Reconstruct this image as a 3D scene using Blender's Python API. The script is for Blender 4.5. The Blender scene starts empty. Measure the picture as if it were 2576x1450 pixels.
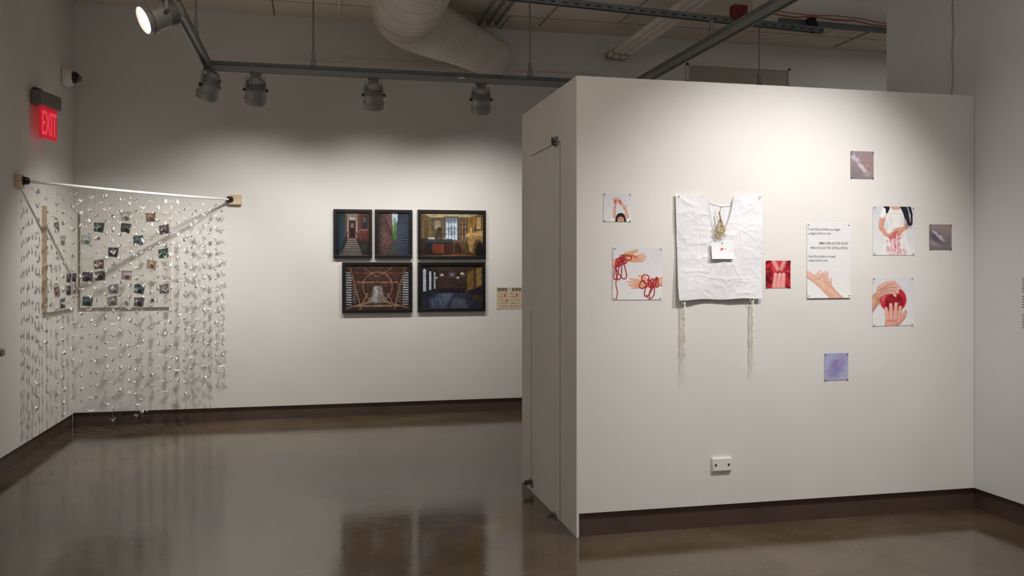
import bpy, bmesh, math, random
import numpy as np
from mathutils import Vector, Matrix
random.seed(7)
C=bpy.context.scene.collection
A=math.radians(12.8); CA,SA=math.cos(A),math.sin(A)
F=2194.0; CX=1288.0; HY=670.0
CAM=Vector((0,0,1.6))
YB=9.42; XL=-2.322; XR=4.236; YP=4.92; XP=1.507; YP2=6.30; ZP=2.722; ZC=4.22; YR=5.82
def ray(px,py):
    X=(px-CX)/F
    return Vector((X*CA+SA,-X*SA+CA,(HY-py)/F))
def on_y(px,py,Y):
    r=ray(px,py); return CAM+r*(Y/r.y)
def on_x(px,py,X):
    r=ray(px,py); return CAM+r*(X/r.x)
def on_z(px,py,Z):
    r=ray(px,py); return CAM+r*((Z-1.6)/r.z)
def lin(c):
    c=np.asarray(c,float)/255.0
    return np.where(c<=0.04045,c/12.92,((np.clip(c,0,None)+0.055)/1.055)**2.4)
def L4(c):
    l=lin(c); return (float(l[0]),float(l[1]),float(l[2]),1)
# ---------------------------------------------------------------- materials
def mat(name,col,rough=0.6,metal=0.0,var=0.0,vscale=4.0,bump=0.0,bscale=60.0,emit=None,es=0.0,spec=0.5):
    m=bpy.data.materials.new(name); m.use_nodes=True
    nt=m.node_tree; b=nt.nodes['Principled BSDF']
    b.inputs['Base Color'].default_value=L4(col); b.inputs['Roughness'].default_value=rough
    b.inputs['Metallic'].default_value=metal
    b.inputs['Specular IOR Level'].default_value=spec
    tc=nt.nodes.new('ShaderNodeTexCoord')
    if var>0:
        n=nt.nodes.new('ShaderNodeTexNoise'); n.inputs['Scale'].default_value=vscale; n.inputs['Detail'].default_value=5
        nt.links.new(tc.outputs['Object'],n.inputs['Vector'])
        r=nt.nodes.new('ShaderNodeValToRGB'); c=np.asarray(col,float)
        r.color_ramp.elements[0].position=.3; r.color_ramp.elements[1].position=.7
        r.color_ramp.elements[0].color=L4(np.clip(c*(1-var),0,255)); r.color_ramp.elements[1].color=L4(np.clip(c*(1+var),0,255))
        nt.links.new(n.outputs['Fac'],r.inputs['Fac']); nt.links.new(r.outputs['Color'],b.inputs['Base Color'])
    if bump>0:
        n2=nt.nodes.new('ShaderNodeTexNoise'); n2.inputs['Scale'].default_value=bscale; n2.inputs['Detail'].default_value=4
        nt.links.new(tc.outputs['Object'],n2.inputs['Vector'])
        bp=nt.nodes.new('ShaderNodeBump'); bp.inputs['Strength'].default_value=bump; bp.inputs['Distance'].default_value=.01
        nt.links.new(n2.outputs['Fac'],bp.inputs['Height']); nt.links.new(bp.outputs['Normal'],b.inputs['Normal'])
    if emit is not None:
        b.inputs['Emission Color'].default_value=L4(emit); b.inputs['Emission Strength'].default_value=es
    return m
def vcmat(name,rough=.6,spec=.3):
    m=bpy.data.materials.new(name); m.use_nodes=True
    nt=m.node_tree; b=nt.nodes['Principled BSDF']; b.inputs['Roughness'].default_value=rough
    b.inputs['Specular IOR Level'].default_value=spec
    a=nt.nodes.new('ShaderNodeAttribute'); a.attribute_name='Col'
    nt.links.new(a.outputs['Color'],b.inputs['Base Color']); return m
M={}
M['wall']=mat('white wall paint',(222,219,214),.75,var=.012,vscale=1.5,bump=.03,bscale=90,spec=.25)
M['wallr']=mat('right wall paint',(214,214,216),.75,var=.012,vscale=1.5,bump=.03,bscale=90,spec=.25)
M['part']=mat('partition paint',(226,223,219),.7,var=.015,vscale=2.0,bump=.04,bscale=70,spec=.25)
M['base']=mat('brown baseboard',(80,62,54),.45,var=.08,vscale=3)
M['steel']=mat('galvanised strut',(128,130,130),.45,.5,var=.06,vscale=8)
M['strut']=mat('dark strut',(108,113,113),.5,.2,var=.08,vscale=8)
M['track']=mat('track rail',(142,142,140),.45,.2)
M['can']=mat('lamp can grey',(162,160,156),.4,.3,var=.04,vscale=12)
M['ring']=mat('lamp cooling fins',(116,114,111),.45,.3)
M['darkm']=mat('dark metal',(72,71,70),.4,.5)
M['lens']=mat('lit lens',(255,250,240),.3,emit=(255,246,232),es=9)
M['lensd']=mat('lens glass',(150,148,140),.2,emit=(255,240,220),es=1.2)
M['duct']=mat('white duct',(228,220,210),.5,var=.03,vscale=5,bump=.02)
M['pipe']=mat('white pipe paint',(222,214,202),.5,var=.03)
M['conduit']=mat('conduit grey',(150,145,136),.45,.3)
M['black']=mat('black frame wood',(17,16,16),.35,var=.05,vscale=20)
M['blackp']=mat('black plastic',(26,25,26),.3)
M['wood']=mat('pale wood',(205,180,148),.6,var=.08,vscale=14,bump=.05,bscale=40)
M['white']=mat('white plastic',(232,231,228),.35)
M['paper']=mat('white crane paper',(246,246,245),.75)
M['thread']=mat('thread',(205,203,200),.6)
M['linen']=mat('white linen',(230,230,234),.85,bump=.12,bscale=420)
M['tassel']=mat('tassel cotton',(240,236,224),.9,bump=.2,bscale=300)
M['gold']=mat('gold thread',(160,128,66),.5,.2,var=.15,vscale=60)
M['goldf']=mat('dried blossoms',(206,192,136),.7,var=.2,vscale=120)
M['red']=mat('red box',(112,22,22),.5)
M['orange']=mat('orange wire',(150,78,52),.5)
M['exitred']=mat('exit panel red',(180,24,38),.4,emit=(225,34,54),es=.42)
M['exitlet']=mat('exit letter glow',(225,60,80),.4,emit=(255,74,94),es=.6)
M['grey']=mat('grey housing',(120,114,110),.5,.1)
M['ink']=mat('black ink',(56,54,56),.7)
M['inkg']=mat('grey ink',(120,120,122),.7)
M['seam']=mat('dark seam',(90,86,82),.8)
M['pin']=mat('steel pin',(120,118,115),.3,.8)
M['vc']=vcmat('photo print',.55,.25)
M['vcf']=vcmat('framed photo print',.35,.3)
M['vcp']=vcmat('matte print',.8,.15)
def floor_mat():
    m=bpy.data.materials.new('polished concrete'); m.use_nodes=True; nt=m.node_tree; b=nt.nodes['Principled BSDF']
    tc=nt.nodes.new('ShaderNodeTexCoord')
    def noise(s,d=6,r=.55,dist=0):
        n=nt.nodes.new('ShaderNodeTexNoise'); n.inputs['Scale'].default_value=s; n.inputs['Detail'].default_value=d
        n.inputs['Roughness'].default_value=r; n.inputs['Distortion'].default_value=dist
        nt.links.new(tc.outputs['Object'],n.inputs['Vector']); return n
    n1=noise(1.3,9,.64,.7); r1=nt.nodes.new('ShaderNodeValToRGB')
    e=r1.color_ramp.elements; e[0].position=.34; e[0].color=L4((70,55,38)); e[1].position=.68; e[1].color=L4((104,90,74))
    nt.links.new(n1.outputs['Fac'],r1.inputs['Fac'])
    n2=noise(45,3,.5); r2=nt.nodes.new('ShaderNodeValToRGB'); e=r2.color_ramp.elements
    e[0].position=.72; e[0].color=(0,0,0,1); e[1].position=.76; e[1].color=(1,1,1,1)
    nt.links.new(n2.outputs['Fac'],r2.inputs['Fac'])
    mx=nt.nodes.new('ShaderNodeMixRGB'); mx.inputs['Color2'].default_value=L4((170,160,145))
    nt.links.new(r2.outputs['Color'],mx.inputs['Fac']); nt.links.new(r1.outputs['Color'],mx.inputs['Color1'])
    vo=nt.nodes.new('ShaderNodeTexVoronoi'); vo.feature='DISTANCE_TO_EDGE'; vo.inputs['Scale'].default_value=.55
    nd=noise(1.5,5,.6); mxv=nt.nodes.new('ShaderNodeMixRGB'); mxv.inputs['Fac'].default_value=.35
    nt.links.new(tc.outputs['Object'],mxv.inputs['Color1']); nt.links.new(nd.outputs['Color'],mxv.inputs['Color2']); nt.links.new(mxv.outputs['Color'],vo.inputs['Vector'])
    r3=nt.nodes.new('ShaderNodeValToRGB'); e=r3.color_ramp.elements; e[0].position=0; e[0].color=(.55,.52,.5,1); e[1].position=.004; e[1].color=(1,1,1,1)
    nt.links.new(vo.outputs['Distance'],r3.inputs['Fac'])
    mu=nt.nodes.new('ShaderNodeMixRGB'); mu.blend_type='MULTIPLY'; mu.inputs['Fac'].default_value=.5
    nt.links.new(mx.outputs['Color'],mu.inputs['Color1']); nt.links.new(r3.outputs['Color'],mu.inputs['Color2'])
    nt.links.new(mu.outputs['Color'],b.inputs['Base Color'])
    n3=noise(2.2,6,.6,.4); mr=nt.nodes.new('ShaderNodeMapRange'); mr.inputs['To Min'].default_value=.05; mr.inputs['To Max'].default_value=.2
    nt.links.new(n3.outputs['Fac'],mr.inputs['Value']); nt.links.new(mr.outputs['Result'],b.inputs['Roughness'])
    n4=noise(14,3,.5); bp=nt.nodes.new('ShaderNodeBump'); bp.inputs['Strength'].default_value=.045; bp.inputs['Distance'].default_value=.01
    nt.links.new(n4.outputs['Fac'],bp.inputs['Height']); nt.links.new(bp.outputs['Normal'],b.inputs['Normal'])
    b.inputs['Specular IOR Level'].default_value=.8
    return m
M['floor']=floor_mat()
def ceil_mat():
    m=bpy.data.materials.new('ceiling boards'); m.use_nodes=True; nt=m.node_tree; b=nt.nodes['Principled BSDF']
    tc=nt.nodes.new('ShaderNodeTexCoord'); br=nt.nodes.new('ShaderNodeTexBrick')
    br.inputs['Scale'].default_value=1; br.inputs['Brick Width'].default_value=2.4; br.inputs['Row Height'].default_value=1.2
    br.inputs['Mortar Size'].default_value=.008; br.inputs['Color1'].default_value=L4((230,220,206)); br.inputs['Color2'].default_value=L4((224,212,198))
    br.inputs['Mortar'].default_value=L4((120,110,100)); nt.links.new(tc.outputs['Object'],br.inputs['Vector'])
    nt.links.new(br.outputs['Color'],b.inputs['Base Color']); b.inputs['Roughness'].default_value=.8; return m
M['ceil']=ceil_mat()
# ---------------------------------------------------------------- mesh builder
def wloc(o):
    v=Vector((0,0,0))
    while o: v+=o.location; o=o.parent
    return v
class MB:
    def __init__(s): s.v=[]; s.f=[]; s.m=[]
    def add(s,vs,fs,mi=0):
        n=len(s.v); s.v+= [Vector(p) for p in vs]; s.f+=[tuple(i+n for i in f) for f in fs]; s.m+=[mi]*len(fs); return s
    def box(s,a,b,mi=0,R=None,o=None):
        x0,y0,z0=a; x1,y1,z1=b
        vs=[Vector(p) for p in [(x0,y0,z0),(x1,y0,z0),(x1,y1,z0),(x0,y1,z0),(x0,y0,z1),(x1,y0,z1),(x1,y1,z1),(x0,y1,z1)]]
        if R is not None: vs=[R@p for p in vs]
        if o is not None: vs=[p+Vector(o) for p in vs]
        return s.add(vs,[(0,3,2,1),(4,5,6,7),(0,1,5,4),(1,2,6,5),(2,3,7,6),(3,0,4,7)],mi)
    def bar(s,p0,p1,w,h,mi=0):
        p0=Vector(p0);p1=Vector(p1); d=(p1-p0); L=d.length; d.normalize()
        up=Vector((0,0,1)) if abs(d.z)<.95 else Vector((1,0,0))
        sd=d.cross(up).normalized(); up=sd.cross(d).normalized()
        R=Matrix((sd,d,up)).transposed()
        return s.box((-w/2,0,-h/2),(w/2,L,h/2),mi,R,p0)
    def tube(s,path,r,seg=10,mi=0,cap=True):
        P=[Vector(p) for p in path]; n=len(P); rs=r if isinstance(r,(list,tuple)) else [r]*n
        d0=(P[1]-P[0]).normalized(); up=Vector((0,0,1)) if abs(d0.z)<.9 else Vector((1,0,0))
        nn=d0.cross(up).normalized(); vs=[]
        for i in range(n):
            d=(P[min(i+1,n-1)]-P[max(i-1,0)]).normalized()
            nn=(nn-d*nn.dot(d)).normalized(); bb=d.cross(nn)
            for k in range(seg):
                a=2*math.pi*k/seg; vs.append(P[i]+(nn*math.cos(a)+bb*math.sin(a))*rs[i])
        fs=[(i*seg+k,i*seg+(k+1)%seg,(i+1)*seg+(k+1)%seg,(i+1)*seg+k) for i in range(n-1) for k in range(seg)]
        if cap: fs+=[tuple(range(seg))[::-1],tuple((n-1)*seg+k for k in range(seg))]
        return s.add(vs,fs,mi)
    def lathe(s,prof,Mx=None,seg=24,mi=0):
        vs=[];n=len(prof)
        for r,z in prof:
            for k in range(seg):
                a=2*math.pi*k/seg; p=Vector((r*math.cos(a),r*math.sin(a),z)); vs.append(Mx@p if Mx is not None else p)
        fs=[(i*seg+k,i*seg+(k+1)%seg,(i+1)*seg+(k+1)%seg,(i+1)*seg+k) for i in range(n-1) for k in range(seg)]
        fs+=[tuple(range(seg))[::-1],tuple((n-1)*seg+k for k in range(seg))]
        return s.add(vs,fs,mi)
    def ball(s,c,r,mi=0,seg=10,rings=6,sc=(1,1,1)):
        prof=[(max(r*math.sin(math.pi*i/rings),1e-4),-r*math.cos(math.pi*i/rings)) for i in range(rings+1)]
        return s.lathe(prof,Matrix.Translation(Vector(c))@Matrix.Diagonal((*sc,1)),seg,mi)
    def build(s,name,mats,parent=None,smooth=True,bevel=0):
        if not isinstance(mats,(list,tuple)): mats=[mats]
        if parent is not None: off=wloc(parent)
        else:
            xs=[p.x for p in s.v]; ys=[p.y for p in s.v]; zs=[p.z for p in s.v]
            off=Vector(((min(xs)+max(xs))/2,(min(ys)+max(ys))/2,min(zs)))
        me=bpy.data.meshes.new(name); me.from_pydata([tuple(p-off) for p in s.v],[],s.f)
        for m in mats: me.materials.append(m)
        me.polygons.foreach_set('material_index',s.m)
        bm=bmesh.new(); bm.from_mesh(me); bmesh.ops.recalc_face_normals(bm,faces=bm.faces); bm.to_mesh(me); bm.free()
        if smooth:
            me.polygons.foreach_set('use_smooth',[True]*len(me.polygons)); me.set_sharp_from_angle(angle=math.radians(38))
        o=bpy.data.objects.new(name,me); C.objects.link(o)
        if parent is not None: o.parent=parent
        else: o.location=off
        if bevel:
            b=o.modifiers.new('bevel','BEVEL'); b.width=bevel; b.segments=2; b.limit_method='ANGLE'
        return o
def tag(o,label,cat,group=None,kind=None):
    o['label']=label; o['category']=cat
    if group: o['group']=group
    if kind: o['kind']=kind
    return o
def thing(name,label,cat,loc,group=None):
    o=bpy.data.objects.new(name,None); C.objects.link(o); o.location=loc; o.empty_display_size=.05
    return tag(o,label,cat,group)
def struct(o,label=None):
    o['kind']='structure'
    if label: o['label']=label
    return o
def text_obj(body,name,m,parent,Mx,size=1,align='LEFT',shear=0,ext=0.0,off=0.0,fitw=None,fith=None):
    cu=bpy.data.curves.new('tmp','FONT'); cu.body=body; cu.size=size; cu.align_x=align; cu.shear=shear; cu.extrude=ext; cu.offset=off
    cu.resolution_u=3
    t=bpy.data.objects.new('tmp',cu); C.objects.link(t)
    dg=bpy.context.evaluated_depsgraph_get(); dg.update()
    me=bpy.data.meshes.new_from_object(t.evaluated_get(dg))
    bpy.data.objects.remove(t); 
    me.name=name; xs=[v.co.x for v in me.vertices]; ys=[v.co.y for v in me.vertices]
    if fitw and xs:
        sx=fitw/(max(xs)-min(xs)); sy=sx if fith is None else fith/(max(ys)-min(ys))
        x0=min(xs); y0=min(ys)
        if align=='RIGHT': x0=max(xs)
        if fith is None: y0=0
        for v in me.vertices: v.co.x=(v.co.x-x0)*sx; v.co.y=(v.co.y-y0)*sy
    off_=wloc(parent)
    for v in me.vertices: v.co=(Mx@v.co)-off_
    me.materials.clear(); me.materials.append(m)
    o=bpy.data.objects.new(name,me); C.objects.link(o); o.parent=parent; return o
def Mwall(p,ux,uy,un):
    m=Matrix((ux,uy,un)).transposed().to_4x4(); m.translation=p; return m
# ---------------------------------------------------------------- raster painter
def smooth(pts,n=6,closed=True):
    out=[];N=len(pts)
    for i in range(N if closed else N-1):
        if closed: p=[pts[(i-1)%N],pts[i],pts[(i+1)%N],pts[(i+2)%N]]
        else: p=[pts[max(i-1,0)],pts[i],pts[i+1],pts[min(i+2,N-1)]]
        for k in range(n):
            t=k/n
            out.append(tuple(.5*((2*p[1][j])+(-p[0][j]+p[2][j])*t+(2*p[0][j]-5*p[1][j]+4*p[2][j]-p[3][j])*t*t+(-p[0][j]+3*p[1][j]-3*p[2][j]+p[3][j])*t**3) for j in (0,1)))
    if not closed: out.append(tuple(pts[-1]))
    return out
class Paint:
    def __init__(s,x0,y0,x1,y1,step=1.0,col=(255,255,255)):
        nx=max(2,int(round((x1-x0)/step)))+1; ny=max(2,int(round((y1-y0)/step)))+1
        s.b=(x0,y0,x1,y1); s.X,s.Y=np.meshgrid(np.linspace(x0,x1,nx),np.linspace(y0,y1,ny)); s.C=np.zeros(s.X.shape+(3,))+np.array(col,float)
    def put(s,m,col,a=1.0):
        m=(np.clip(m,0,1)*a)[...,None]; s.C=s.C*(1-m)+np.asarray(col,float)*m; return s
    def gradv(s,y0,y1,c0,c1,m=None,horiz=False):
        q=s.X if horiz else s.Y
        t=np.clip((q-y0)/(y1-y0),0,1)[...,None]; col=np.array(c0,float)*(1-t)+np.array(c1,float)*t
        s.put(np.ones(s.X.shape) if m is None else m,col); return s
    def pm(s,pts,soft=.6):
        ins=np.zeros(s.X.shape,bool); D=np.full(s.X.shape,1e9); N=len(pts)
        for i in range(N):
            x0,y0=pts[i]; x1,y1=pts[(i+1)%N]
            if y0!=y1:
                c=((s.Y<y0)!=(s.Y<y1))&(s.X<(x1-x0)*(s.Y-y0)/(y1-y0)+x0); ins^=c
            D=np.minimum(D,s.sd(x0,y0,x1,y1)[0])
        return np.clip(.5+np.where(ins,D,-D)/(2*soft),0,1)
    def sd(s,x0,y0,x1,y1):
        dx,dy=x1-x0,y1-y0; l=dx*dx+dy*dy+1e-9; t=np.clip(((s.X-x0)*dx+(s.Y-y0)*dy)/l,0,1)
        return np.hypot(s.X-x0-t*dx,s.Y-y0-t*dy),t
    def poly(s,pts,col,a=1,soft=.6): return s.put(s.pm(pts,soft),col,a)
    def blob(s,pts,col,a=1,soft=.6): return s.put(s.pm(smooth(pts),soft),col,a)
    def rect(s,x0,y0,x1,y1,col,a=1,soft=.5): return s.poly([(x0,y0),(x1,y0),(x1,y1),(x0,y1)],col,a,soft)
    def ell(s,cx,cy,rx,ry,col,a=1,rot=0,soft=.15):
        c,n=math.cos(rot),math.sin(rot); u=(s.X-cx)*c+(s.Y-cy)*n; v=-(s.X-cx)*n+(s.Y-cy)*c
        q=np.hypot(u/rx,v/ry); return s.put((1-q)/(2*soft)+.5,col,a)
    def line(s,pts,w,col,a=1):
        D=np.full(s.X.shape,1e9)
        for i in range(len(pts)-1): D=np.minimum(D,s.sd(*pts[i],*pts[i+1])[0])
        return s.put(w/2-D+.5,col,a)
    def limb(s,pts,rs,col,a=1,sh=.3):
        q=np.full(s.X.shape,1e9); R=np.ones(s.X.shape); S=np.zeros(s.X.shape)
        for i in range(len(pts)-1):
            (x0,y0),(x1,y1)=pts[i],pts[i+1]
            d,t=s.sd(x0,y0,x1,y1); r=rs[i]+(rs[i+1]-rs[i])*t; k=d/r; w=k<q
            ox=(s.X-x0-t*(x1-x0))/r; oy=(s.Y-y0-t*(y1-y0))/r
            S=np.where(w,ox*.45+oy*.75,S); R=np.where(w,r,R); q=np.minimum(q,k)
        f=1.03-sh*(.55*np.clip(q,0,1)**3+.45*np.clip(S,-.3,1))
        c=np.asarray(col,float); cc=np.stack([c[0]*(1-(1-f)*.75),c[1]*f,c[2]*f],-1)
        return s.put((1-q)*R/1.2+.5,cc,a)
    def hand(s,cx,cy,ang,L,col,thumb=1,spread=.16,curl=0,w=1.0,fl=1.0,fd=(0,0,0,0)):
        def P(u,v):
            c,n=math.cos(ang),math.sin(ang); return (cx+u*c-v*n,cy+u*n+v*c)
        pw=.19*L*w
        s.limb([P(.08*L,thumb*.08*L),P(.28*L,thumb*.27*L),P(.5*L,thumb*.34*L)],[.09*L*w,.066*L*w,.038*L*w],col,1,.3)
        s.limb([P(0,0),P(.22*L,0),P(.42*L,0)],[.12*L*w,pw*.95,pw],col,1,.25)
        for i,(k,l) in enumerate([(-1,.38),(-.36,.48),(.34,.52),(1,.46)]):
            v0=thumb*k*pw*.74; a=thumb*(k*spread+fd[i]); l=l*L*fl
            b=.40*L+.03*L*(1-k*k)
            p0=P(b-.06*L,v0*.95); p1=P(b+l*.5*math.cos(a),v0+l*.5*math.sin(a)); p2=P(b+l*math.cos(a+curl*.5),v0+l*math.sin(a+curl*.5))
            s.limb([p0,p1,p2],[.056*L*w,.050*L*w,.034*L*w],np.asarray(col)*(.98+.015*i),1,.35)
            s.ell(*P(b+l*.93*math.cos(a+curl*.5),v0+l*.93*math.sin(a+curl*.5)),.02*L,.016*L,(244,208,196),.6,ang,.4)
        return s
    def noise(s,amp,cell=3.0,seed=1,gray=True,m=None):
        r=np.random.RandomState(seed); x0,y0,x1,y1=s.b
        nx=int((x1-x0)/cell)+3; ny=int((y1-y0)/cell)+3
        g=r.uniform(-1,1,(ny,nx,1 if gray else 3)); fx=(s.X-x0)/cell; fy=(s.Y-y0)/cell
        ix=np.clip(fx.astype(int),0,nx-2); iy=np.clip(fy.astype(int),0,ny-2); tx=(fx-ix)[...,None]; ty=(fy-iy)[...,None]
        v=(g[iy,ix]*(1-tx)+g[iy,ix+1]*tx)*(1-ty)+(g[iy+1,ix]*(1-tx)+g[iy+1,ix+1]*tx)*ty
        if m is not None: v=v*m[...,None]
        s.C=np.clip(s.C*(1+v*amp),0,255); return s
    def vign(s,k=.35):
        x0,y0,x1,y1=s.b; u=(s.X-x0)/(x1-x0)*2-1; v=(s.Y-y0)/(y1-y0)*2-1
        s.C*= (1-k*np.clip(u*u+v*v,0,2)/2)[...,None]; return s
def grid_mesh(name,P,mats,parent,colors=None,keep=None):
    ny,nx=P.shape[:2]; off=np.array(wloc(parent))
    me=bpy.data.meshes.new(name); idx=np.arange(nx*ny).reshape(ny,nx)
    q=np.stack([idx[:-1,:-1],idx[1:,:-1],idx[1:,1:],idx[:-1,1:]],-1).reshape(-1,4)
    if keep is not None: q=q[keep.reshape(-1)]
    me.vertices.add(nx*ny); me.vertices.foreach_set('co',(P.reshape(-1,3)-off).ravel())
    me.loops.add(len(q)*4); me.loops.foreach_set('vertex_index',q.ravel().astype(np.int32))
    me.polygons.add(len(q)); me.polygons.foreach_set('loop_start',np.arange(0,len(q)*4,4,dtype=np.int32))
    me.polygons.foreach_set('loop_total',np.full(len(q),4,dtype=np.int32)); me.update(calc_edges=True)
    me.validate()
    if colors is not None:
        ca=me.color_attributes.new('Col','FLOAT_COLOR','POINT'); c=np.ones((nx*ny,4)); c[:,:3]=lin(np.clip(colors,0,255)).reshape(-1,3)
        ca.data.foreach_set('color',c.ravel())
    me.materials.append(mats)
    me.polygons.foreach_set('use_smooth',[True]*len(me.polygons))
    if keep is not None:
        bm=bmesh.new(); bm.from_mesh(me); bmesh.ops.delete(bm,geom=[v for v in bm.verts if not v.link_faces],context='VERTS'); bm.to_mesh(me); bm.free()
    o=bpy.data.objects.new(name,me); C.objects.link(o)
    o.parent=parent
    return o
def sheet(name,p,P0,U,V,N,mats,parent,bend=None):
    x0,y0,x1,y1=p.b; u=(p.X-x0)/(x1-x0); v=(p.Y-y0)/(y1-y0)
    P=np.array(P0)[None,None]+u[...,None]*np.array(U)+v[...,None]*np.array(V)
    if bend is not None: P=P+bend(u,v)[...,None]*np.array(N)
    return grid_mesh(name,P,mats,parent,p.C)
def wall_rect(x0,y0,x1,y1,Y):
    xm,ym=(x0+x1)/2,(y0+y1)/2
    a=on_y(x0,ym,Y).x; b=on_y(x1,ym,Y).x; t=on_y(xm,y0,Y).z; d=on_y(xm,y1,Y).z
    return a,b,t,d
# ================================================================= SETTING
struct(MB().box((-2.6,-1.5,-.1),(9,9.7,0)).build('floor',M['floor'],smooth=False),'dark brown polished concrete floor')
struct(MB().box((-2.6,-1.5,ZC),(9,9.7,ZC+.1)).build('ceiling',M['ceil'],smooth=False),'off-white ceiling boards')
struct(MB().box((XL,YB,.14),(9,YB+.2,ZC)).build('wall_back',M['wall'],smooth=False),'white back wall')
struct(MB().box((XL-.2,-1.5,.14),(XL,YB+.2,ZC)).build('wall_left',M['wall'],smooth=False),'white left wall')
struct(MB().box((XR,-1.5,.14),(XR+.2,YR,ZC)).build('wall_right',M['wallr'],smooth=False),'white right wall')
struct(MB().box((8.8,YR-.5,.14),(9,YB,ZC)).build('wall_far_right',M['wall'],smooth=False))
pw=MB().box((XP,YP,.14),(XR-.002,YP2,ZP)); pw.box((XP,YP,0),(XP+.016,YP2,.14))
struct(pw.build('wall_partition',M['part'],smooth=False,bevel=.002),'white partition wall jutting into the room')
struct(MB().box((XL-.02,YB+.022,0),(9,YB+.2,.14)).build('baseboard_back',M['base'],smooth=False))
struct(MB().box((XL-.2,-1.5,0),(XL-.022,YB+.02,.14)).build('baseboard_left',M['base'],smooth=False))
struct(MB().box((XR+.022,-1.5,0),(XR+.2,YR,.14)).build('baseboard_right',M['base'],smooth=False))
struct(MB().box((XP+.017,YP+.022,0),(XR+.02,YP2-.02,.14)).build('baseboard_partition',M['base'],smooth=False))
a=on_y(724,146,YB); b=on_y(1500,190,YB)
struct(MB().box((a.x,YB-.03,a.z-.012),(b.x,YB,a.z+.012)).build('trim_1',M['pipe'],smooth=False),'thin painted ledge high on the back wall')
def sy(px): return on_x(px,600,XP).y
s1,s2=sy(1409),sy(1337); zt=on_x(1397,362,XP).z; zb=on_x(1409,1315,XP).z; zb2=on_x(1337,1212,XP).z
dm=MB(); e=.0015
dm.box((XP-e,s1-.0025,zb),(XP,s1+.0025,zt)); dm.box((XP-e,s2-.0012,zb2),(XP,s2+.0012,on_x(1337,780,XP).z)); dm.box((XP-e,s1,zt-.0025),(XP,s2,zt+.0025))
struct(dm.build('door_1',M['seam'],smooth=False),'seams of the flush door in the partition end')
vx0=on_y(1726,160,YB).x; vx1=on_y(1986,175,YB).x; vz1=on_y(1850,166,YB).z; vz0=on_y(1850,215,YB).z
t=thing('wall_vent','long rectangular recessed vent high on the back wall above the partition','vent',((vx0+vx1)/2,YB,vz0))
m=MB(); m.box((vx0,YB-.02,vz1-.025),(vx1,YB,vz1)); m.box((vx0,YB-.02,vz0),(vx1,YB,vz0+.025)); m.box((vx0,YB-.02,vz0),(vx0+.025,YB,vz1)); m.box((vx1-.025,YB-.02,vz0),(vx1,YB,vz1))
m.build('frame',M['pipe'],t,smooth=False)
MB().box((vx0+.02,YB-.006,vz0+.02),(vx1-.02,YB,vz1-.02)).build('backing',mat('vent backing',(176,168,156),.8),t,smooth=False)
# ================================================================= PARTITION HARDWARE
def hw(px,py,s,name,label,cat):
    p=on_x(px,py,XP); t=thing(name,label,cat,(XP,p.y,p.z-s/2)); return p,t
p,t=hw(1401,356,.06,'door_latch','small metal latch near the top of the partition end door','latch')
MB().box((XP-.012,p.y-.03,p.z-.03),(XP,p.y+.03,p.z+.03)).build('latch_plate',M['steel'],t,bevel=.002)
m=MB(); m.tube([(XP-.012,p.y,p.z-.02),(XP-.03,p.y,p.z-.02),(XP-.03,p.y,p.z+.025)],.007); m.box((XP-.028,p.y-.02,p.z-.006),(XP-.01,p.y+.02,p.z+.006)); m.build('bolt',M['darkm'],t)
for px,py,s,lab in ((1338,1216,.055,'small metal foot bracket at the far bottom corner of the partition end'),(1397,1302,.055,'small metal foot bracket near the front bottom corner of the partition end')):
    p,t=hw(px,py,s,'foot_bracket',lab,'bracket')
    MB().box((XP-.008,p.y-s*.8,p.z-s/2),(XP,p.y+s*.8,p.z+s/2)).build('plate',M['grey'],t,bevel=.002)
    m=MB(); m.tube([(XP-.008,p.y,p.z+.01),(XP-.04,p.y,p.z+.005)],.014,12); m.ball((XP-.04,p.y,p.z+.005),.018); m.build('knob',M['darkm'],t)
a,b,z1,z0=wall_rect(1789,1151,1838,1185,YP)
t=thing('outlet_box','white blank outlet box low on the partition wall','outlet',((a+b)/2,YP,z0))
MB().box((a,YP-.016,z0),(b,YP,z1)).build('box',M['white'],t,bevel=.003)
cp=MB().box((a+.004,YP-.019,z0+.004),(b-.004,YP-.015,z1-.004)).build('cover_plate',M['white'],t,bevel=.002)
for k in (.17,.83):
    m=MB(); c=Vector((a+(b-a)*k,YP-.019,(z0+z1)/2)); m.lathe([(.007,0),(.007,.003),(.004,.005)],Matrix.Translation(c)@Matrix.Rotation(math.pi/2,4,'X'),12); m.build('screw',M['darkm'],cp)
# ================================================================= TRACK
ZT=3.35; YT=7.995; XT=-.894; XT2=3.01
def trackrun(p0,p1,name,label):
    p0=Vector(p0);p1=Vector(p1); t=thing(name,label,'lighting track',(p0+p1)/2-Vector((0,0,.04)))
    z=Vector((0,0,1)); sd=(p1-p0).normalized().cross(z)
    m=MB(); m.bar(p0+z*.024,p1+z*.024,.042,.032); m.bar(p0+z*.006,p1+z*.006,.03,.012); m.build('strut_channel',M['strut'],t,smooth=False)
    m=MB(); m.bar(p0-z*.008,p1-z*.008,.06,.018); m.bar(p0-z*.028+sd*.022,p1-z*.028+sd*.022,.014,.03); m.bar(p0-z*.028-sd*.022,p1-z*.028-sd*.022,.014,.03); m.build('track_rail',M['track'],t,smooth=False)
    return t
tb=trackrun((XT-.03,YT,ZT),(5.4,YT,ZT),'track_rail_run','long grey lighting track running parallel to the back wall')
MB().box((on_y(1160,185,YT).x-.03,YT-.033,ZT-.015),(on_y(1160,185,YT).x+.03,YT-.0305,ZT-.001)).build('sticker',M['white'],tb,smooth=False)
trackrun((XT,1.0,ZT),(XT,YT-.035,ZT),'track_rail_run','grey lighting track running overhead at upper left toward the viewer')
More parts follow.
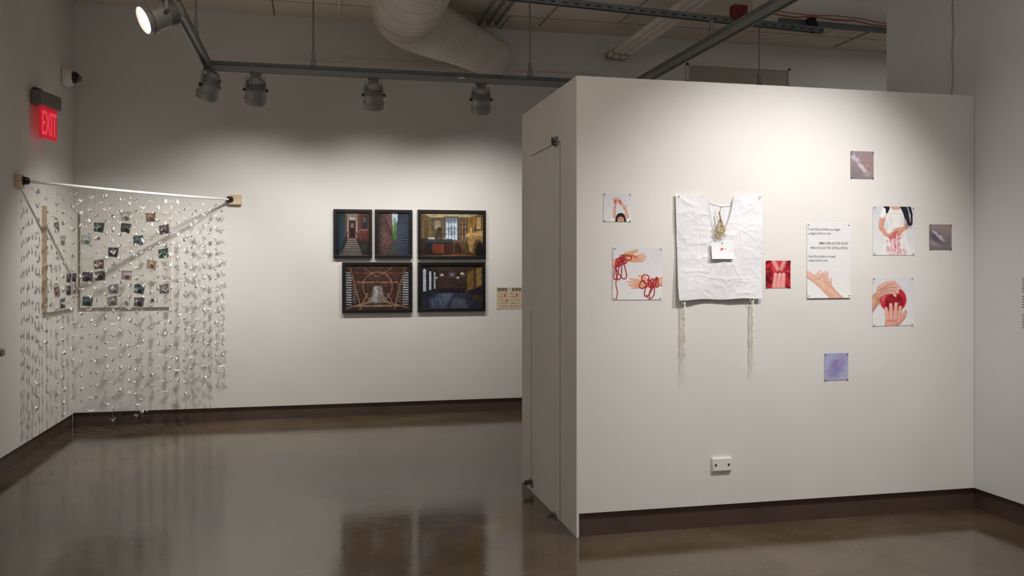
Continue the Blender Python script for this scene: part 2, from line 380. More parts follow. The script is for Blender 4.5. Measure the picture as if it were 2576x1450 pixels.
trackrun((XT2,1.0,ZT),(XT2,YT-.035,ZT),'track_rail_run','grey lighting track crossing diagonally above the partition')
pa=on_z(1335,-8,3.54); pb=on_z(2068,72,3.54); pd=(pb-pa).normalized()
t=thing('ceiling_strut','dark perforated steel strut crossing above the diagonal track','strut',(pa+pb)/2)
st=pa-pd*.8; m=MB(); m.bar(st,pb,.045,.014); 
sdv=pd.cross(Vector((0,0,1)))
for k in (1,-1): m.bar(st+sdv*.019*k-Vector((0,0,.022)),pb+sdv*.019*k-Vector((0,0,.022)),.006,.036)
n=int((pb-st).length/.09)
for i in range(n):
    q=st+pd*(.05+.09*i)-Vector((0,0,.022))+sdv*.0225; m.bar(q,q+pd*.035,.002,.01,1)
m.build('channel',[M['strut'],M['blackp']],t,smooth=False)
pe=on_z(1960,52,3.60); pf=on_z(2300,84,3.60)
tag(MB().bar(pe,pf,.045,.04).build('ceiling_strut',M['strut'],smooth=False,bevel=.003),'short dark steel strut reaching the upper right wall edge','strut')
pk=on_z(2040,62,3.57); m=MB(); m.tube([pk+Vector((0,0,.06)),pk+Vector((.05,0,.02)),pk+Vector((.05,-.02,-.04)),pk+Vector((0,-.02,-.07)),pk+Vector((-.05,-.02,-.03))],.009,8); m.box((-.03,-.03,-.02),(.03,.03,.05),o=pk)
tag(m.build('beam_clamp',M['blackp']),'black clamp gripping the overlapping ends of the steel struts','clamp')
pr=on_z(1858,34,3.58); t=thing('alarm_box','small red alarm box on the upper steel strut','alarm',pr-Vector((0,0,.05)))
MB().box((-.06,-.04,-.05),(.06,.04,.06),o=pr).build('box',M['red'],t,bevel=.006)
MB().box((-.03,-.052,-.03),(.03,-.04,.03),o=pr).build('front_plate',mat('dark red',(84,18,20),.5),t,bevel=.004)
wp=[on_z(x,y,3.62+.02*math.sin(i*2)) for i,(x,y) in enumerate([(1905,32),(1950,36),(2000,44),(2050,42),(2100,50),(2150,52),(2200,64),(2240,66),(2300,72)])]
tag(MB().tube(wp,.006,6).build('cable',M['orange']),'thin orange cable strung along the steel strut at upper right','cable')
wp=[on_z(x,y,3.63) for x,y in [(1910,26),(1970,30),(2030,38),(2100,40),(2160,46),(2215,58),(2280,62)]]
tag(MB().tube(wp,.004,6).build('cable',M['orange']),'second, higher orange cable sagging above the steel strut','cable')
def hanger(x,y,lab,ztop=ZC,zb=ZT+.041):
    t=thing('hanger_rod',lab,'hanger rod',(x,y,zb)); MB().tube([(x,y,zb+.01),(x,y,ztop)],.008,8).build('rod',M['conduit'],t)
    m=MB(); m.box((x-.022,y-.026,zb),(x+.022,y+.026,zb+.045)); m.box((x-.016,y-.016,zb+.045),(x+.016,y+.016,zb+.13)); m.build('clamp',M['track'],t,bevel=.003)
for px,lab in ((788,'hanger rod of the back track, above the two upright framed photographs'),(1333,'hanger rod of the back track, beside the partition edge'),(1910,'hanger rod rising behind the partition top, beside the wall vent')):
    hanger(on_y(px,170,YT).x,YT,lab)
hanger(XT,7.15,'hanger rod of the upper left track')
hanger(XT2,6.26,'short hanger joining the diagonal track to the steel strut',3.56)
# ================================================================= SPOTLIGHTS
def fixture(att,target,label,lens,energy=None,size=85,blend=.8,drop=.155,col=(1,.97,.935),rad=.05,bluetag=False):
    att=Vector(att); t=thing('track_spotlight',label,'spotlight',att)
    c=att-Vector((0,0,drop)); aim=(Vector(target)-c).normalized()
    Rz=aim.to_track_quat('Z','Y').to_matrix().to_4x4(); Mx=Matrix.Translation(c)@Rz
    MB().box((-.05,-.02,-.022),(.05,.02,0),o=att).build('track_adapter',M['ring'],t,bevel=.003)
    m=MB(); m.lathe([(.001,-.125),(.045,-.122),(.058,-.105),(.062,-.085),(.072,-.08),(.075,-.02),(.083,-.015),(.085,.06),(.096,.064),(.096,.085),(.085,.088),(.09,.105),(.09,.118),(.082,.12),(.076,.10),(.001,.098)],Mx,28); can=m.build('can',M['can'],t)
    m=MB()
    for k in range(4): m.lathe([(.064,-.078+.014*k),(.078,-.078+.014*k),(.078,-.072+.014*k),(.064,-.072+.014*k)],Mx,28)
    m.build('cooling_rings',M['ring'],can)
    MB().lathe([(.001,.099),(.074,.099),(.074,.103),(.001,.106)],Mx,24).build('lens',lens,can)
    side=Vector((0,0,1)).cross(aim); side.z=0
    side=side.normalized() if side.length>1e-3 else Vector((1,0,0))
    m=MB(); top=att-Vector((0,0,.03))
    m.tube([att-Vector((0,0,.015)),top],.012,10)
    for k in (1,-1):
        m.bar(top,top+side*.07*k,.022,.005); m.bar(top+side*.07*k,c+side*.094*k,.005,.02); 
    yk=m.build('yoke',M['can'],t,smooth=False)
    for k in (1,-1):
        MB().tube([c+side*.08*k,c+side*.108*k],.014,10).build('knob',M['darkm'],yk)
    if bluetag:
        MB().box((-.025,-.025,.0),(.025,.025,.004),R=(Rz.to_3x3()),o=Mx@Vector((0,0,-.127))).build('blue_tape',mat('blue tape',(30,90,150),.5),t,smooth=False)
    if energy:
        l=bpy.data.lights.new('spot','SPOT'); l.energy=energy; l.spot_size=math.radians(size); l.spot_blend=blend; l.shadow_soft_size=rad; l.color=col
        lo=bpy.data.objects.new('spot_lamp',l); C.objects.link(lo); lo.parent=t; lo.location=(c+aim*.15)-att
        lo.rotation_euler=aim.to_track_quat('-Z','Y').to_euler()
    return t
zf=ZT-.043
fixture((XT,5.6,zf),(XL,4.9,2.35),'large spotlight at upper left with its glowing lens facing out',M['lens'],50,110,1,drop=.19)
fixture((XT+.02,YT-.1,zf),(-1.75,8.75,.6),'spotlight hanging at the corner of the track above the paper cranes',M['lensd'],120,105,1,rad=.018,bluetag=True)
x2=on_y(643,190,YT).x; fixture((x2,YT,zf),(x2-.15,YB,.95),'second hanging spotlight from the left, beside the corner one',M['lensd'],76,118,1)
x3=on_y(940,200,YT).x; fixture((x3,YT,zf),(x3+.1,YB,.95),'spotlight hanging above the framed photographs, left of the partition',M['lensd'],84,118,1)
x4=on_y(1210,210,YT).x; fixture((x4,YT,zf),(x4+.2,YB,.95),'spotlight hanging nearest the partition, rightmost on the back track',M['lensd'],84,118,1)
def spot(loc,tgt,e,size,blend,col=(1,.97,.94),rad=.05):
    l=bpy.data.lights.new('spot','SPOT'); l.energy=e; l.spot_size=math.radians(size); l.spot_blend=blend; l.shadow_soft_size=rad; l.color=col
    lo=bpy.data.objects.new('spot_lamp',l); C.objects.link(lo); lo.location=loc
    lo.rotation_euler=(Vector(tgt)-Vector(loc)).to_track_quat('-Z','Y').to_euler()
spot((3.35,3.3,3.33),(2.75,YP,1.12),165,82,1)
spot((2.4,3.25,3.33),(2.8,YP,1.08),100,84,1)
def area(loc,rot,e,sx,sy,col=(1,1,1)):
    l=bpy.data.lights.new('fill','AREA'); l.shape='RECTANGLE'; l.size=sx; l.size_y=sy; l.energy=e; l.color=col
    o=bpy.data.objects.new('fill_light',l); C.objects.link(o); o.location=loc; o.rotation_euler=rot
area((1,1.2,4.15),(0,0,0),14,4,3,(.96,.97,1))  # added overhead fill for the front of the room, not a fixture
area((6.6,7.6,4.15),(0,0,0),14,2,2,(1,.96,.9))  # added fill for the space beyond the partition at right
area((.6,2.4,3.3),(math.pi,0,0),62,2.5,1.5,(1,.965,.92))  # unseen uplight added to brighten the ceiling and ducts
w=bpy.data.worlds.new('w'); bpy.context.scene.world=w; w.use_nodes=True
w.node_tree.nodes['Background'].inputs[0].default_value=(.97,.97,1,1); w.node_tree.nodes['Background'].inputs[1].default_value=.27
# ================================================================= DUCTS AND PIPES
dp=[(.80,4.5),(.80,7.3),(.80,7.6),(.82,7.85),(.90,8.1),(1.03,8.32),(1.25,8.6),(1.55,8.95),(1.92,9.415)]
dr=[.31,.31,.31,.30,.29,.27,.25,.23,.22]
pts=smooth(dp,8,False); 
rr=np.interp(np.linspace(0,len(dp)-1,len(pts)),range(len(dp)),dr)
t=thing('ventilation_duct','large white spiral air duct bending to the back wall below the ceiling','duct',(.8,7.6,3.58))
P=[(x,y,3.9) for x,y in pts]
db=MB().tube(P,[float(r) for r in rr],36).build('duct_body',M['duct'],t)
k=0
for i in range(1,len(P)-1):
    d=Vector(P[i+1])-Vector(P[i]); 
    nseg=max(1,int(round(d.length/.16)))
    for j in range(nseg):
        q=Vector(P[i])+d*(j/nseg); r=float(rr[i]); dn=d.normalized()
        if k<60 and k%2==0: MB().tube([q-dn*.004,q+dn*.004],r+.005,36).build('seam_ring',M['pipe'],db)
        k+=1
q=Vector(P[24]); dn=(Vector(P[25])-q).normalized(); MB().tube([q-dn*.02,q+dn*.02],float(rr[24])+.016,36).build('joint_collar',M['duct'],t)
c0=on_z(2040,-18,4.0); tag(MB().tube([(c0.x-.3,c0.y+.3,4.02),(c0.x+1.6,c0.y+.3,4.02)],.19,32).build('ventilation_duct',M['duct']),'white round duct at the ceiling in the upper right','duct')
for i,(px,lab) in enumerate(((1532,'thick white pipe under the ceiling, leftmost of three'),(1547,'thick white pipe under the ceiling, middle of three'),(1566,'thick white pipe under the ceiling, rightmost of three'))):
    q=on_z(px,140,3.95); r=(.035,.045,.05)[i]; t=thing('ceiling_pipe',lab,'pipe',(q.x,9.1,3.9),'thick pipes above the partition')
    MB().tube([(q.x,3,3.95),(q.x,9.25,3.95)],r,14).build('pipe',M['pipe'],t)
    MB().tube([(q.x,9.2,3.95),(q.x,9.26,3.95)],r+.008,14).build('end_cap',M['conduit'],t)
    MB().tube([(q.x,9.0,3.95),(q.x,9.03,3.95)],r+.006,14).build('clamp',M['conduit'],t)
for i,(px,lab) in enumerate(((1205,'thin ceiling conduit beside the duct, leftmost of three'),(1228,'thin ceiling conduit beside the duct, middle of three'),(1249,'thin ceiling conduit beside the duct, rightmost of three'))):
    q=on_z(px,62,4.18); tag(MB().tube([(q.x,3,4.18),(q.x,q.y,4.18),(q.x,q.y+.02,4.215)],.016,8).build('conduit',M['conduit']),lab,'conduit','thin conduits beside the duct')
q=on_z(852,38,4.17); tag(MB().tube([(q.x,3,4.17),(q.x,q.y,4.17)],.014,8).build('conduit',M['pipe']),'thin white conduit on the ceiling left of the duct','conduit')
q=on_z(1356,66,4.17); tag(MB().tube([(q.x,3,4.17),(q.x,q.y,4.17)],.01,8).build('conduit',M['conduit']),'thin ceiling conduit right of the partition edge hanger rod','conduit')
q=on_z(2098,118,4.17); tag(MB().tube([(q.x,3,4.17),(q.x,q.y,4.17)],.01,8).build('conduit',M['conduit']),'thin ceiling conduit near the upper right corner','conduit')
a=on_x(2397,-10,XR-.006); b=on_x(2395,238,XR-.006)
pp=[(XR-.006,a.y+(b.y-a.y)*k/8+.008*math.sin(k*1.7),a.z+(b.z-a.z)*k/8) for k in range(9)]
tag(MB().tube(pp,.003,6).build('cable',M['conduit']),'thin grey cable hanging down the wall above the partition at right','cable')
# ================================================================= LEFT WALL ITEMS
p0=on_x(97,240,XL+.07); ang=math.radians(10)
U=Vector((math.sin(ang),math.cos(ang),0)); N=Vector((math.cos(ang),-math.sin(ang),0)); Z=Vector((0,0,1))
zt_=on_x(97,216,XL+.07).z; W=.37
t=thing('exit_sign','glowing red exit sign with grey housing on the left wall','exit sign',(p0.x,p0.y+.18,zt_-.4))
R=Matrix((U,N,Z)).transposed(); o=Vector((p0.x,p0.y,0))
zh=zt_-.15
MB().box((0,-.06,zh),(W,.02,zt_-.03),R=R,o=o).build('housing',M['grey'],t,bevel=.006)
MB().box((.05,-.075,zt_-.12),(.16,-.04,zt_),R=R,o=o).build('wall_bracket',M['darkm'],t,bevel=.004)
ep=MB().box((.05,-.022,zh-.275),(W-.03,-.004,zh),R=R,o=o).build('red_panel',M['exitred'],t,bevel=.003)
text_obj('EXIT','lettering',M['exitlet'],ep,Mwall(o+U*.07+N*-.001+Z*(zh-.24),U,Z,N),1,fitw=W-.12,fith=.2,ext=.002)
p=on_x(160,194,XL); t=thing('security_camera','white security camera with dark dome beside the corner, above the exit sign','security camera',(XL,p.y,p.z-.09))
MB().box((XL,p.y-.09,p.z-.085),(XL+.035,p.y+.09,p.z+.085)).build('mount',M['white'],t,bevel=.015)
Mx=Matrix.Translation((XL+.03,p.y,p.z))@Matrix.Rotation(math.radians(90),4,'Y')
MB().lathe([(.09,0),(.088,.03),(.075,.05),(.06,.055)],Mx,24).build('collar',M['white'],t)
dmo=MB().ball((XL+.09,p.y,p.z),.056,seg=20,rings=12).build('dome',M['blackp'],t)
MB().lathe([(.03,0),(.03,.02),(.02,.022)],Matrix.Translation((XL+.135,p.y-.01,p.z-.01))@Matrix.Rotation(math.radians(100),4,'Y'),16).build('lens',M['grey'],dmo)
m=MB(); pts2=[]
ysh=6.05
for k in range(17):
    a=-math.pi/2+math.pi*k/16; pts2.append((XL+.2+.22*math.cos(a),ysh+.22*math.sin(a)))
pts2=[(XL,ysh-.22)]+pts2+[(XL,ysh+.22)]
n=len(pts2); m.add([(x,y,1.035) for x,y in pts2]+[(x,y,1.07) for x,y in pts2],[tuple(range(n))[::-1],tuple(range(n,2*n))]+[(i,(i+1)%n,n+(i+1)%n,n+i) for i in range(n)])
t=thing('wall_shelf','black round-ended shelf tip at the left edge','shelf',(XL,ysh,1.0)); m.build('shelf_board',M['blackp'],t,bevel=.004)
m=MB(); m.bar((XL+.01,ysh,.85),(XL+.01,ysh,1.035),.03,.01); m.bar((XL+.012,ysh,.86),(XL+.25,ysh,1.03),.03,.01); m.build('bracket',M['darkm'],t,smooth=False)
p=on_x(2571,700,XR-.001); q=on_x(2571,826,XR-.001)
t=thing('wall_text','small grey wall text at the right edge of the right wall','wall text',(XR,p.y-.2,q.z))
H_=p.z-q.z
for f0,f1 in ((0,.30),(.36,.58),(.72,1.0)):
    m=MB(); z=p.z-f0*H_
    while z>p.z-f1*H_:
        yy=p.y
        while yy>p.y-.4:
            wl=random.uniform(.015,.04); m.box((XR-.001,yy-wl,z-.006),(XR-.0002,yy,z)); yy-=wl+.008
        z-=.016
    m.build('paragraph',M['inkg'],t,smooth=False)
# ================================================================= CRANE INSTALLATION
dl=on_x(52,457,XL+.02); dr_=on_y(583,503,YB-.02)
D0=Vector((XL+.05,dl.y+.02,2.29)); D1=Vector((dr_.x-.02,YB-.05,2.285))
def dpt(t): 
    p=D0.lerp(D1,t); p.z-=.010*4*t*(1-t); return p
dd=(D1-D0).normalized()
tag(MB().tube([dpt(i/16) for i in range(17)],.0125,14).build('dowel',M['white']),'long white rod spanning the room corner, cranes hanging from it','rod')
for (c,ax,lab) in ((Vector((XL,dl.y,dl.z)),'x','wooden block holding the rod on the left wall'),(Vector((dr_.x+.02,YB,dr_.z)),'y','wooden block holding the rod on the back wall, right of the cranes')):
    t=thing('rod_bracket',lab,'bracket',c-Vector((0,0,.05)))
    if ax=='x': MB().box((0,-.09,-.05),(.035,.05,.055),o=c).build('block',M['wood'],t,bevel=.003)
    else: MB().box((-.05,-.045,-.05),(.075,0,.05),o=c).build('block',M['wood'],t,bevel=.003)
    s0=D0 if ax=='x' else D1; ddd=dd if ax=='x' else -dd
    MB().tube([s0-ddd*.02,s0+ddd*.02],[.034,.03],16).build('socket',M['blackp'],t)
def crane_geo(wa,nk):
    vs=[];fs=[]
    def tri(*p):
        n=len(vs); vs.extend(p); fs.append(tuple(range(n,n+len(p))))
    c=.037*math.cos(wa); s=.037*math.sin(wa)
    for k in (1,-1):
        tri((0,.013,0),(k*.011,.001,.004),(k*c,-.004,s)); tri((k*.011,.001,.004),(0,-.013,0),(k*c,-.004,s))
        tri((0,.013,0),(k*.006,0,-.006),(0,0,-.013)); tri((k*.006,0,-.006),(0,-.013,0),(0,0,-.013)); tri((0,.013,0),(k*.011,.001,.004),(k*.006,0,-.006)); tri((k*.011,.001,.004),(0,-.013,0),(k*.006,0,-.006))
        tri((k*.003,.006,-.008),(0,.012,-.002),(0,.035,nk)); tri((k*.003,.006,-.006),(0,.004,-.011),(0,.035,nk)); 
        tri((0,.035,nk),(k*.002,.031,nk-.006),(0,.045,nk-.009))
        tri((k*.003,-.006,-.006),(0,-.012,-.002),(0,-.039,.025)); tri((k*.003,-.006,-.006),(0,-.004,-.011),(0,-.039,.025))
    return vs,fs
cmesh=[]
for wa,nk in ((.55,.02),(.85,.026),(.3,.016),(1.1,.024)):
    vs,fs=crane_geo(wa,nk); me=bpy.data.meshes.new('paper_crane'); me.from_pydata(vs,[],fs); me.materials.append(M['paper']); cmesh.append((me,vs,fs))
NS=26; cr=[]
for i in range(NS):
    tt=.03+.94*(i+.5)/NS+random.uniform(-.006,.006); p=dpt(tt)
    zb=.34+.09*math.sin(i*1.9)+.08*random.random()+ (.12 if i>19 else 0)
    if 6<i<15: zb-=.10
    m=MB(); m.tube([(p.x,p.y,zb-.01),(p.x,p.y,p.z)],.0006,4)
    tag(m.build('crane_thread',M['thread'],smooth=False),'thin pale thread of paper cranes hanging from the white rod','thread','threads of the crane curtain')
    z=p.z-.07-(i%2)*.05-random.uniform(0,.02)
    while z>zb:
        cr.append(Vector((p.x+random.uniform(-.006,.006),p.y+random.uniform(-.006,.006),z))); z-=.106+random.uniform(-.01,.012)
cr.sort(key=lambda p:(p-CAM).length)
print('cranes',len(cr))
sm=MB()
for i,p in enumerate(cr):
    me,vs,fs=random.choice(cmesh); rz=random.uniform(0,2*math.pi); rx=random.uniform(-.25,.25); sc=random.uniform(1.0,1.22)
    if i<300:
        o=bpy.data.objects.new('paper_crane',me); C.objects.link(o); o.location=p; o.rotation_euler=(rx,random.uniform(-.2,.2),rz); o.scale=(sc,)*3
        tag(o,'small white folded paper crane threaded in the hanging crane curtain','paper crane','paper cranes of the hanging curtain')
    else:
        R=Matrix.Translation(p)@Matrix.Rotation(rz,4,'Z')@Matrix.Rotation(rx,4,'X')@Matrix.Scale(sc,4); sm.add([R@Vector(v) for v in vs],fs)
if sm.v: tag(sm.build('paper_cranes',M['paper'],smooth=False),'white paper cranes at the far right end of the hanging curtain','paper cranes',kind='stuff')
def cells(p,x0,y0,x1,y1,nc,nr,photos):
    cw=(x1-x0)/nc; chh=(y1-y0)/nr
    p.noise(.02,cw/2,3)
    for i in range(1,nc): p.line([(x0+i*cw,y0),(x0+i*cw,y1)],.7,(188,184,176),.8)
    for j in range(1,nr): p.line([(x0,y0+j*chh),(x1,y0+j*chh)],.7,(188,184,176),.8)
    for (x,y,c,kind) in photos:
        c=np.array(c,float)*.75+40
        w=cw*.40; h=chh*.42; tl=random.uniform(-.18,.18)
        q=[(x+u*w*math.cos(tl)-v*h*math.sin(tl)*.8,y+v*h*math.cos(tl)+u*w*math.sin(tl)) for u,v in ((-1,-.85),(1,-1),(.9,.95),(-.95,.9))]
        if kind==0: p.ell(x,y,w*.25,h*.3,c,1)
        else:
            p.poly(q,c); p.ell(x-w*.1,y-h*.1,w*.55,h*.5,np.clip(np.array(c)*1.5+20,0,235),.6,random.random(),.4)
            p.ell(x+w*.1,y+h*.35,w*.5,h*.35,np.array(c)*.5,.8,random.random(),.4)
            if kind==2: p.line([(x-w*.5,y+h*.1),(x+w*.5,y+h*.0)],1.6,(150,60,60),.9)
    return p
dk=(45,42,46); gn=(38,58,54)
ph=[(207,545,(215,208,196),0),(275,545,(60,50,46),0),(310,545,(176,164,146),1),(376,546,(120,92,76),1),(240,573,gn,1),(310,574,dk,1),(412,577,(70,60,62),2),(207,605,(165,176,164),1),(240,601,(80,66,60),0),(343,605,gn,1),
 (277,635,dk,2),(410,638,(28,52,46),1),(240,666,(98,74,66),1),(378,667,(160,130,100),1),(280,664,(90,76,70),0),(210,697,dk,1),(243,694,(76,64,60),1),(312,693,(136,112,116),1),(277,728,(116,104,112),1),(346,728,(30,50,46),1),(412,728,(92,84,84),1),
 (210,758,gn,1),(275,758,(120,104,98),1),(310,759,(206,200,186),1),(345,761,(70,64,60),1),(380,757,(60,52,50),0),(345,637,(200,190,178),0),(378,603,(196,186,172),0)]
p=cells(Paint(191,531,428,774,.8,(214,210,202)),191,531,428,774,7,8,ph)
a,b,z1,z0=wall_rect(191,531,428,774,YB-.03)
a=max(a,XL+.06)
t=thing('picture_panel','wide pale panel with a grid of small pictures on the back wall behind the cranes','artwork panel',((a+b)/2,YB,z0))
pbd=MB().box((a,YB-.028,z0),(b,YB,z1)).build('panel_board',M['wood'],t,smooth=False,bevel=.001)
sheet('picture_grid',p,(a,YB-.030,z1),(b-a,0,0),(0,0,z0-z1),(0,-1,0),M['vcp'],t)
yl0=on_x(118,600,XL+.04).y; yl1=YB-.07; zz1=on_x(118,518,XL+.04).z; zz0=on_x(118,787,XL+.04).z
ph=[]
random.seed(11)
for j in range(8):
    for i in range(5):
        if random.random()<.42:
            c=random.choice([dk,gn,(110,86,76),(140,126,118),(80,66,62),(170,150,128)]); ph.append((12+i*24,15+j*30,c,random.choice([0,0,1,1,2])))
p=cells(Paint(0,0,120,240,1.0,(214,210,202)),0,0,120,240,5,8,ph)
t=thing('picture_panel','pale picture-grid panel on the left wall with a bare wood edge','artwork panel',(XL,(yl0+yl1)/2,zz0))
MB().box((XL,yl0,zz0),(XL+.038,yl1,zz1)).build('panel_board',M['wood'],t,smooth=False,bevel=.001)
sheet('picture_grid',p,(XL+.040,yl0,zz1),(0,yl1-yl0,0),(0,0,zz0-zz1),(1,0,0),M['vcp'],t)
# ================================================================= FRAMED PHOTOGRAPHS
def framed(x0,y0,x1,y1,p,label):
    p.C=255*(np.clip(p.C,0,255)/255)**.9
    a,b,z1,z0=wall_rect(x0,y0,x1,y1,YB-.03); t=thing('framed_photograph',label,'framed photograph',((a+b)/2,YB,z0),'black framed photographs on the back wall')
    fw=.032; m=MB(); y_0,y_1=YB-.04,YB-.001
    m.box((a,y_0,z1-fw),(b,y_1,z1)); m.box((a,y_0,z0),(b,y_1,z0+fw)); m.box((a,y_0,z0+fw),(a+fw,y_1,z1-fw)); m.box((b-fw,y_0,z0+fw),(b,y_1,z1-fw))
    m.build('frame',M['black'],t,smooth=False,bevel=.0015)
    sheet('photograph',p,(a+fw-.002,YB-.02,z1-fw+.002),(b-a-2*fw+.004,0,0),(0,0,-(z1-z0-2*fw+.004)),(0,-1,0),M['vcf'],t)
# F1 brownstone steps
p=Paint(846,535,929,643,.8,(46,40,40))
p.gradv(535,643,(120,58,46),(60,36,32)); p.noise(.35,2.2,2)
for y in range(537,640,3): p.line([(898,y),(930,y)],.6,(50,28,26),.6)
p.poly([(846,535),(868,535),(870,600),(862,643),(846,643)],(34,56,60)); p.poly([(846,535),(856,535),(854,643),(846,643)],(24,34,40))
for x in (850,859,864): p.line([(x,537),(x-1,640)],.8,(20,30,34),.8)
p.rect(868,535,905,603,(86,60,54)); p.rect(873,538,899,601,(160,142,130),.8); p.rect(869,536,903,542,(120,102,92))
p.rect(877,545,895,601,(64,34,28)); p.rect(878,546,894,555,(160,170,168)); p.line([(886,546),(886,555)],.8,(60,40,36)); p.rect(880,559,892,596,(34,18,16)); p.rect(882,562,890,574,(120,122,118),.7)
p.rect(910,545,924,577,(40,34,36)); p.rect(912,547,922,560,(96,104,108),.7); p.rect(907,577,927,581,(126,100,88))
for i in range(8):
    y=602+i*5.2; w=10+i*2.9; p.rect(885-w,y,885+w,y+2.6,(126,120,114)); p.rect(885-w,y+2.6,885+w,y+5.2,(58,54,52))
for s,x in ((-1,874),(1,897)):
    p.line([(x,585),(x+s*16,630)],1.4,(16,14,14))
    for k in range(8): xx=x+s*2*k; p.line([(xx,585+5.6*k),(xx,604+5.0*k)],.8,(14,12,12))
p.poly([(900,603),(929,610),(929,643),(912,643)],(40,32,32)); p.ell(918,625,9,12,(46,54,40),.8,0,.4); p.noise(.22,1.2,4).vign(.45)
framed(839,527,936,650,p,'framed photograph of stone steps rising to a brownstone door')
# F2 alley
p=Paint(950,536,1029,643,.8,(40,34,40))
p.poly([(950,536),(990,536),(990,643),(950,643)],(96,68,66)); vp=(995,612)
for i in range(30):
    y=500+i*7; p.line([(950,y+0),(vp[0]-5,vp[1]+(y-vp[1])*.12)],.8,(38,26,30),.8)
p.noise(.35,2,5)
p.gradv(536,643,(20,18,24),(20,16,20),np.clip((965-p.X)/25,0,.8))
p.poly([(985,536),(1000,536),(999,600),(990,606)],(180,204,224)); p.ell(994,575,6,18,(70,104,50),.95,0,.3); p.ell(993,596,7,14,(50,86,40),.95,0,.3); p.ell(992,555,3,7,(100,130,80),.8,0,.4)
p.poly([(989,604),(1001,604),(1008,643),(978,643)],(64,54,58)); p.poly([(1000,536),(1029,536),(1029,643),(1004,643),(999,600)],(44,50,64))
for i in range(34):
    y=440+i*9; p.line([(1031,y),(998,605+(y-605)*.25)],1.4,(98,110,132),.7); p.line([(1031,y+3),(998,605+(y+3-605)*.25)],1.2,(14,15,22),.8)
p.ell(990,630,9,6,(40,80,44),.7,0,.4); p.noise(.25,1.3,6).vign(.35)
framed(943,528,1037,650,p,'framed photograph of a narrow alley between brick and shutters')
# F3 study
p=Paint(1059,537,1214,645,.8,(104,80,48))
p.gradv(537,645,(132,104,62),(70,48,34)); p.poly([(1059,537),(1214,537),(1190,547),(1085,549)],(186,170,124)); p.poly([(1059,537),(1085,549),(1085,612),(1059,640)],(112,92,58)); p.poly([(1214,537),(1176,549),(1176,612),(1214,645)],(140,106,50))
p.rect(1085,549,1176,610,(96,78,54)); p.rect(1090,553,1112,585,(78,70,58)); p.rect(1093,556,1109,578,(138,128,98))
p.rect(1118,546,1153,606,(66,60,58)); p.rect(1121,549,1150,604,(196,212,234)); p.rect(1121,549,1150,560,(96,110,120),.8); p.ell(1135,582,12,12,(120,140,150),.7,0,.4)
for x in (1128,1135.5,1143): p.line([(x,549),(x,604)],1.2,(60,66,80))
for y in (562,576,590): p.line([(1121,y),(1150,y)],1,(70,76,88))
p.rect(1068,555,1080,600,(90,72,46)); p.rect(1060,601,1079,640,(54,36,26))
for k in range(7): p.rect(1157+k*2.4,556+(k%3),1159+k*2.4,604,((130,60,40),(60,70,60),(160,130,90),(90,40,34),(50,50,66),(170,150,110),(70,52,36))[k])
for y in (566,578,590): p.line([(1156,y),(1176,y)],1.2,(40,28,20))
p.ell(1106,578,6,5,(40,32,26)); p.line([(1106,580),(1108,600)],1.5,(30,24,20)); p.ell(1108,590,5,8,(60,46,34),.9); p.limb([(1098,598),(1102,584),(1108,582)],[3,2,1.5],(52,42,36))
p.poly([(1072,602),(1138,602),(1141,612),(1068,612)],(52,56,58)); p.rect(1070,611,1139,640,(32,28,30)); p.rect(1088,614,1118,638,(104,50,34)); p.rect(1121,614,1137,638,(62,34,26)); p.rect(1078,598,1094,603,(200,190,170)); p.rect(1116,599,1128,603,(150,150,150))
p.limb([(1150,618),(1152,632)],[7,6],(50,34,28)); p.line([(1146,624),(1143,643)],1.3,(30,20,18)); p.line([(1157,624),(1160,643)],1.3,(30,20,18))
p.poly([(1172,588),(1214,580),(1214,592),(1172,597)],(196,160,96)); p.poly([(1176,597),(1214,592),(1214,645),(1180,634)],(160,124,70)); p.ell(1203,628,14,26,(92,66,40),1,0,.08); p.ell(1205,632,10,22,(26,20,18),1,0,.1)
p.rect(1180,552,1190,586,(130,90,40)); p.rect(1196,543,1211,580,(90,64,34)); p.rect(1198,546,1209,577,(190,160,96)); p.rect(1182,574,1186,588,(210,190,140)); p.rect(1192,572,1196,586,(60,70,80))
p.poly([(1100,645),(1140,640),(1180,640),(1200,645)],(120,76,50)); p.noise(.25,1.3,8).noise(.12,6,9).vign(.35)
framed(1051,529,1222,652,p,'framed photograph of a cluttered study with desk and bright window')
# F4 bell tower
p=Paint(870,669,1029,779,.8,(70,46,40))
p.gradv(669,779,(66,42,38),(50,34,30)); p.noise(.4,2,12)
for x0,x1 in ((872,886),(1012,1027)):
    p.rect(x0,684,x1,768,(30,26,28))
    for y in range(686,768,6): p.poly([(x0,y),(x1,y+1),(x1,y+4),(x0,y+3)],(190,190,200))
for x in (893,1004):
    for y in range(716,760,6): p.rect(x-4,y,x+4,y+2.5,(150,146,148),.8)
wd=(132,98,74)
def beam(x0,y0,x1,y1,w,c=wd): p.line([(x0,y0),(x1,y1)],w,np.array(c)*.5); p.line([(x0,y0-.8),(x1,y1-.8)],w-2,c)
beam(870,676,1029,676,4,(110,76,60)); beam(880,669,910,779,5); beam(1020,669,990,779,5); beam(900,712,1000,712,5,(150,104,80)); beam(885,690,1015,690,4,(120,70,58))
beam(905,669,950,700,4); beam(995,669,950,700,4)
p.put(np.clip(2.0-np.abs(np.hypot(p.X-950,(p.Y-722))-36),0,1)*(p.Y<760),(136,100,74),.9)
p.put(np.clip(1.5-np.abs(np.hypot(p.X-950,(p.Y-722))-31),0,1)*(p.Y<760),(50,34,28),.8)
for a in range(0,360,45): beam(950,716,950+34*math.cos(math.radians(a)),722-34*math.sin(math.radians(a)),2.4,(112,82,62))
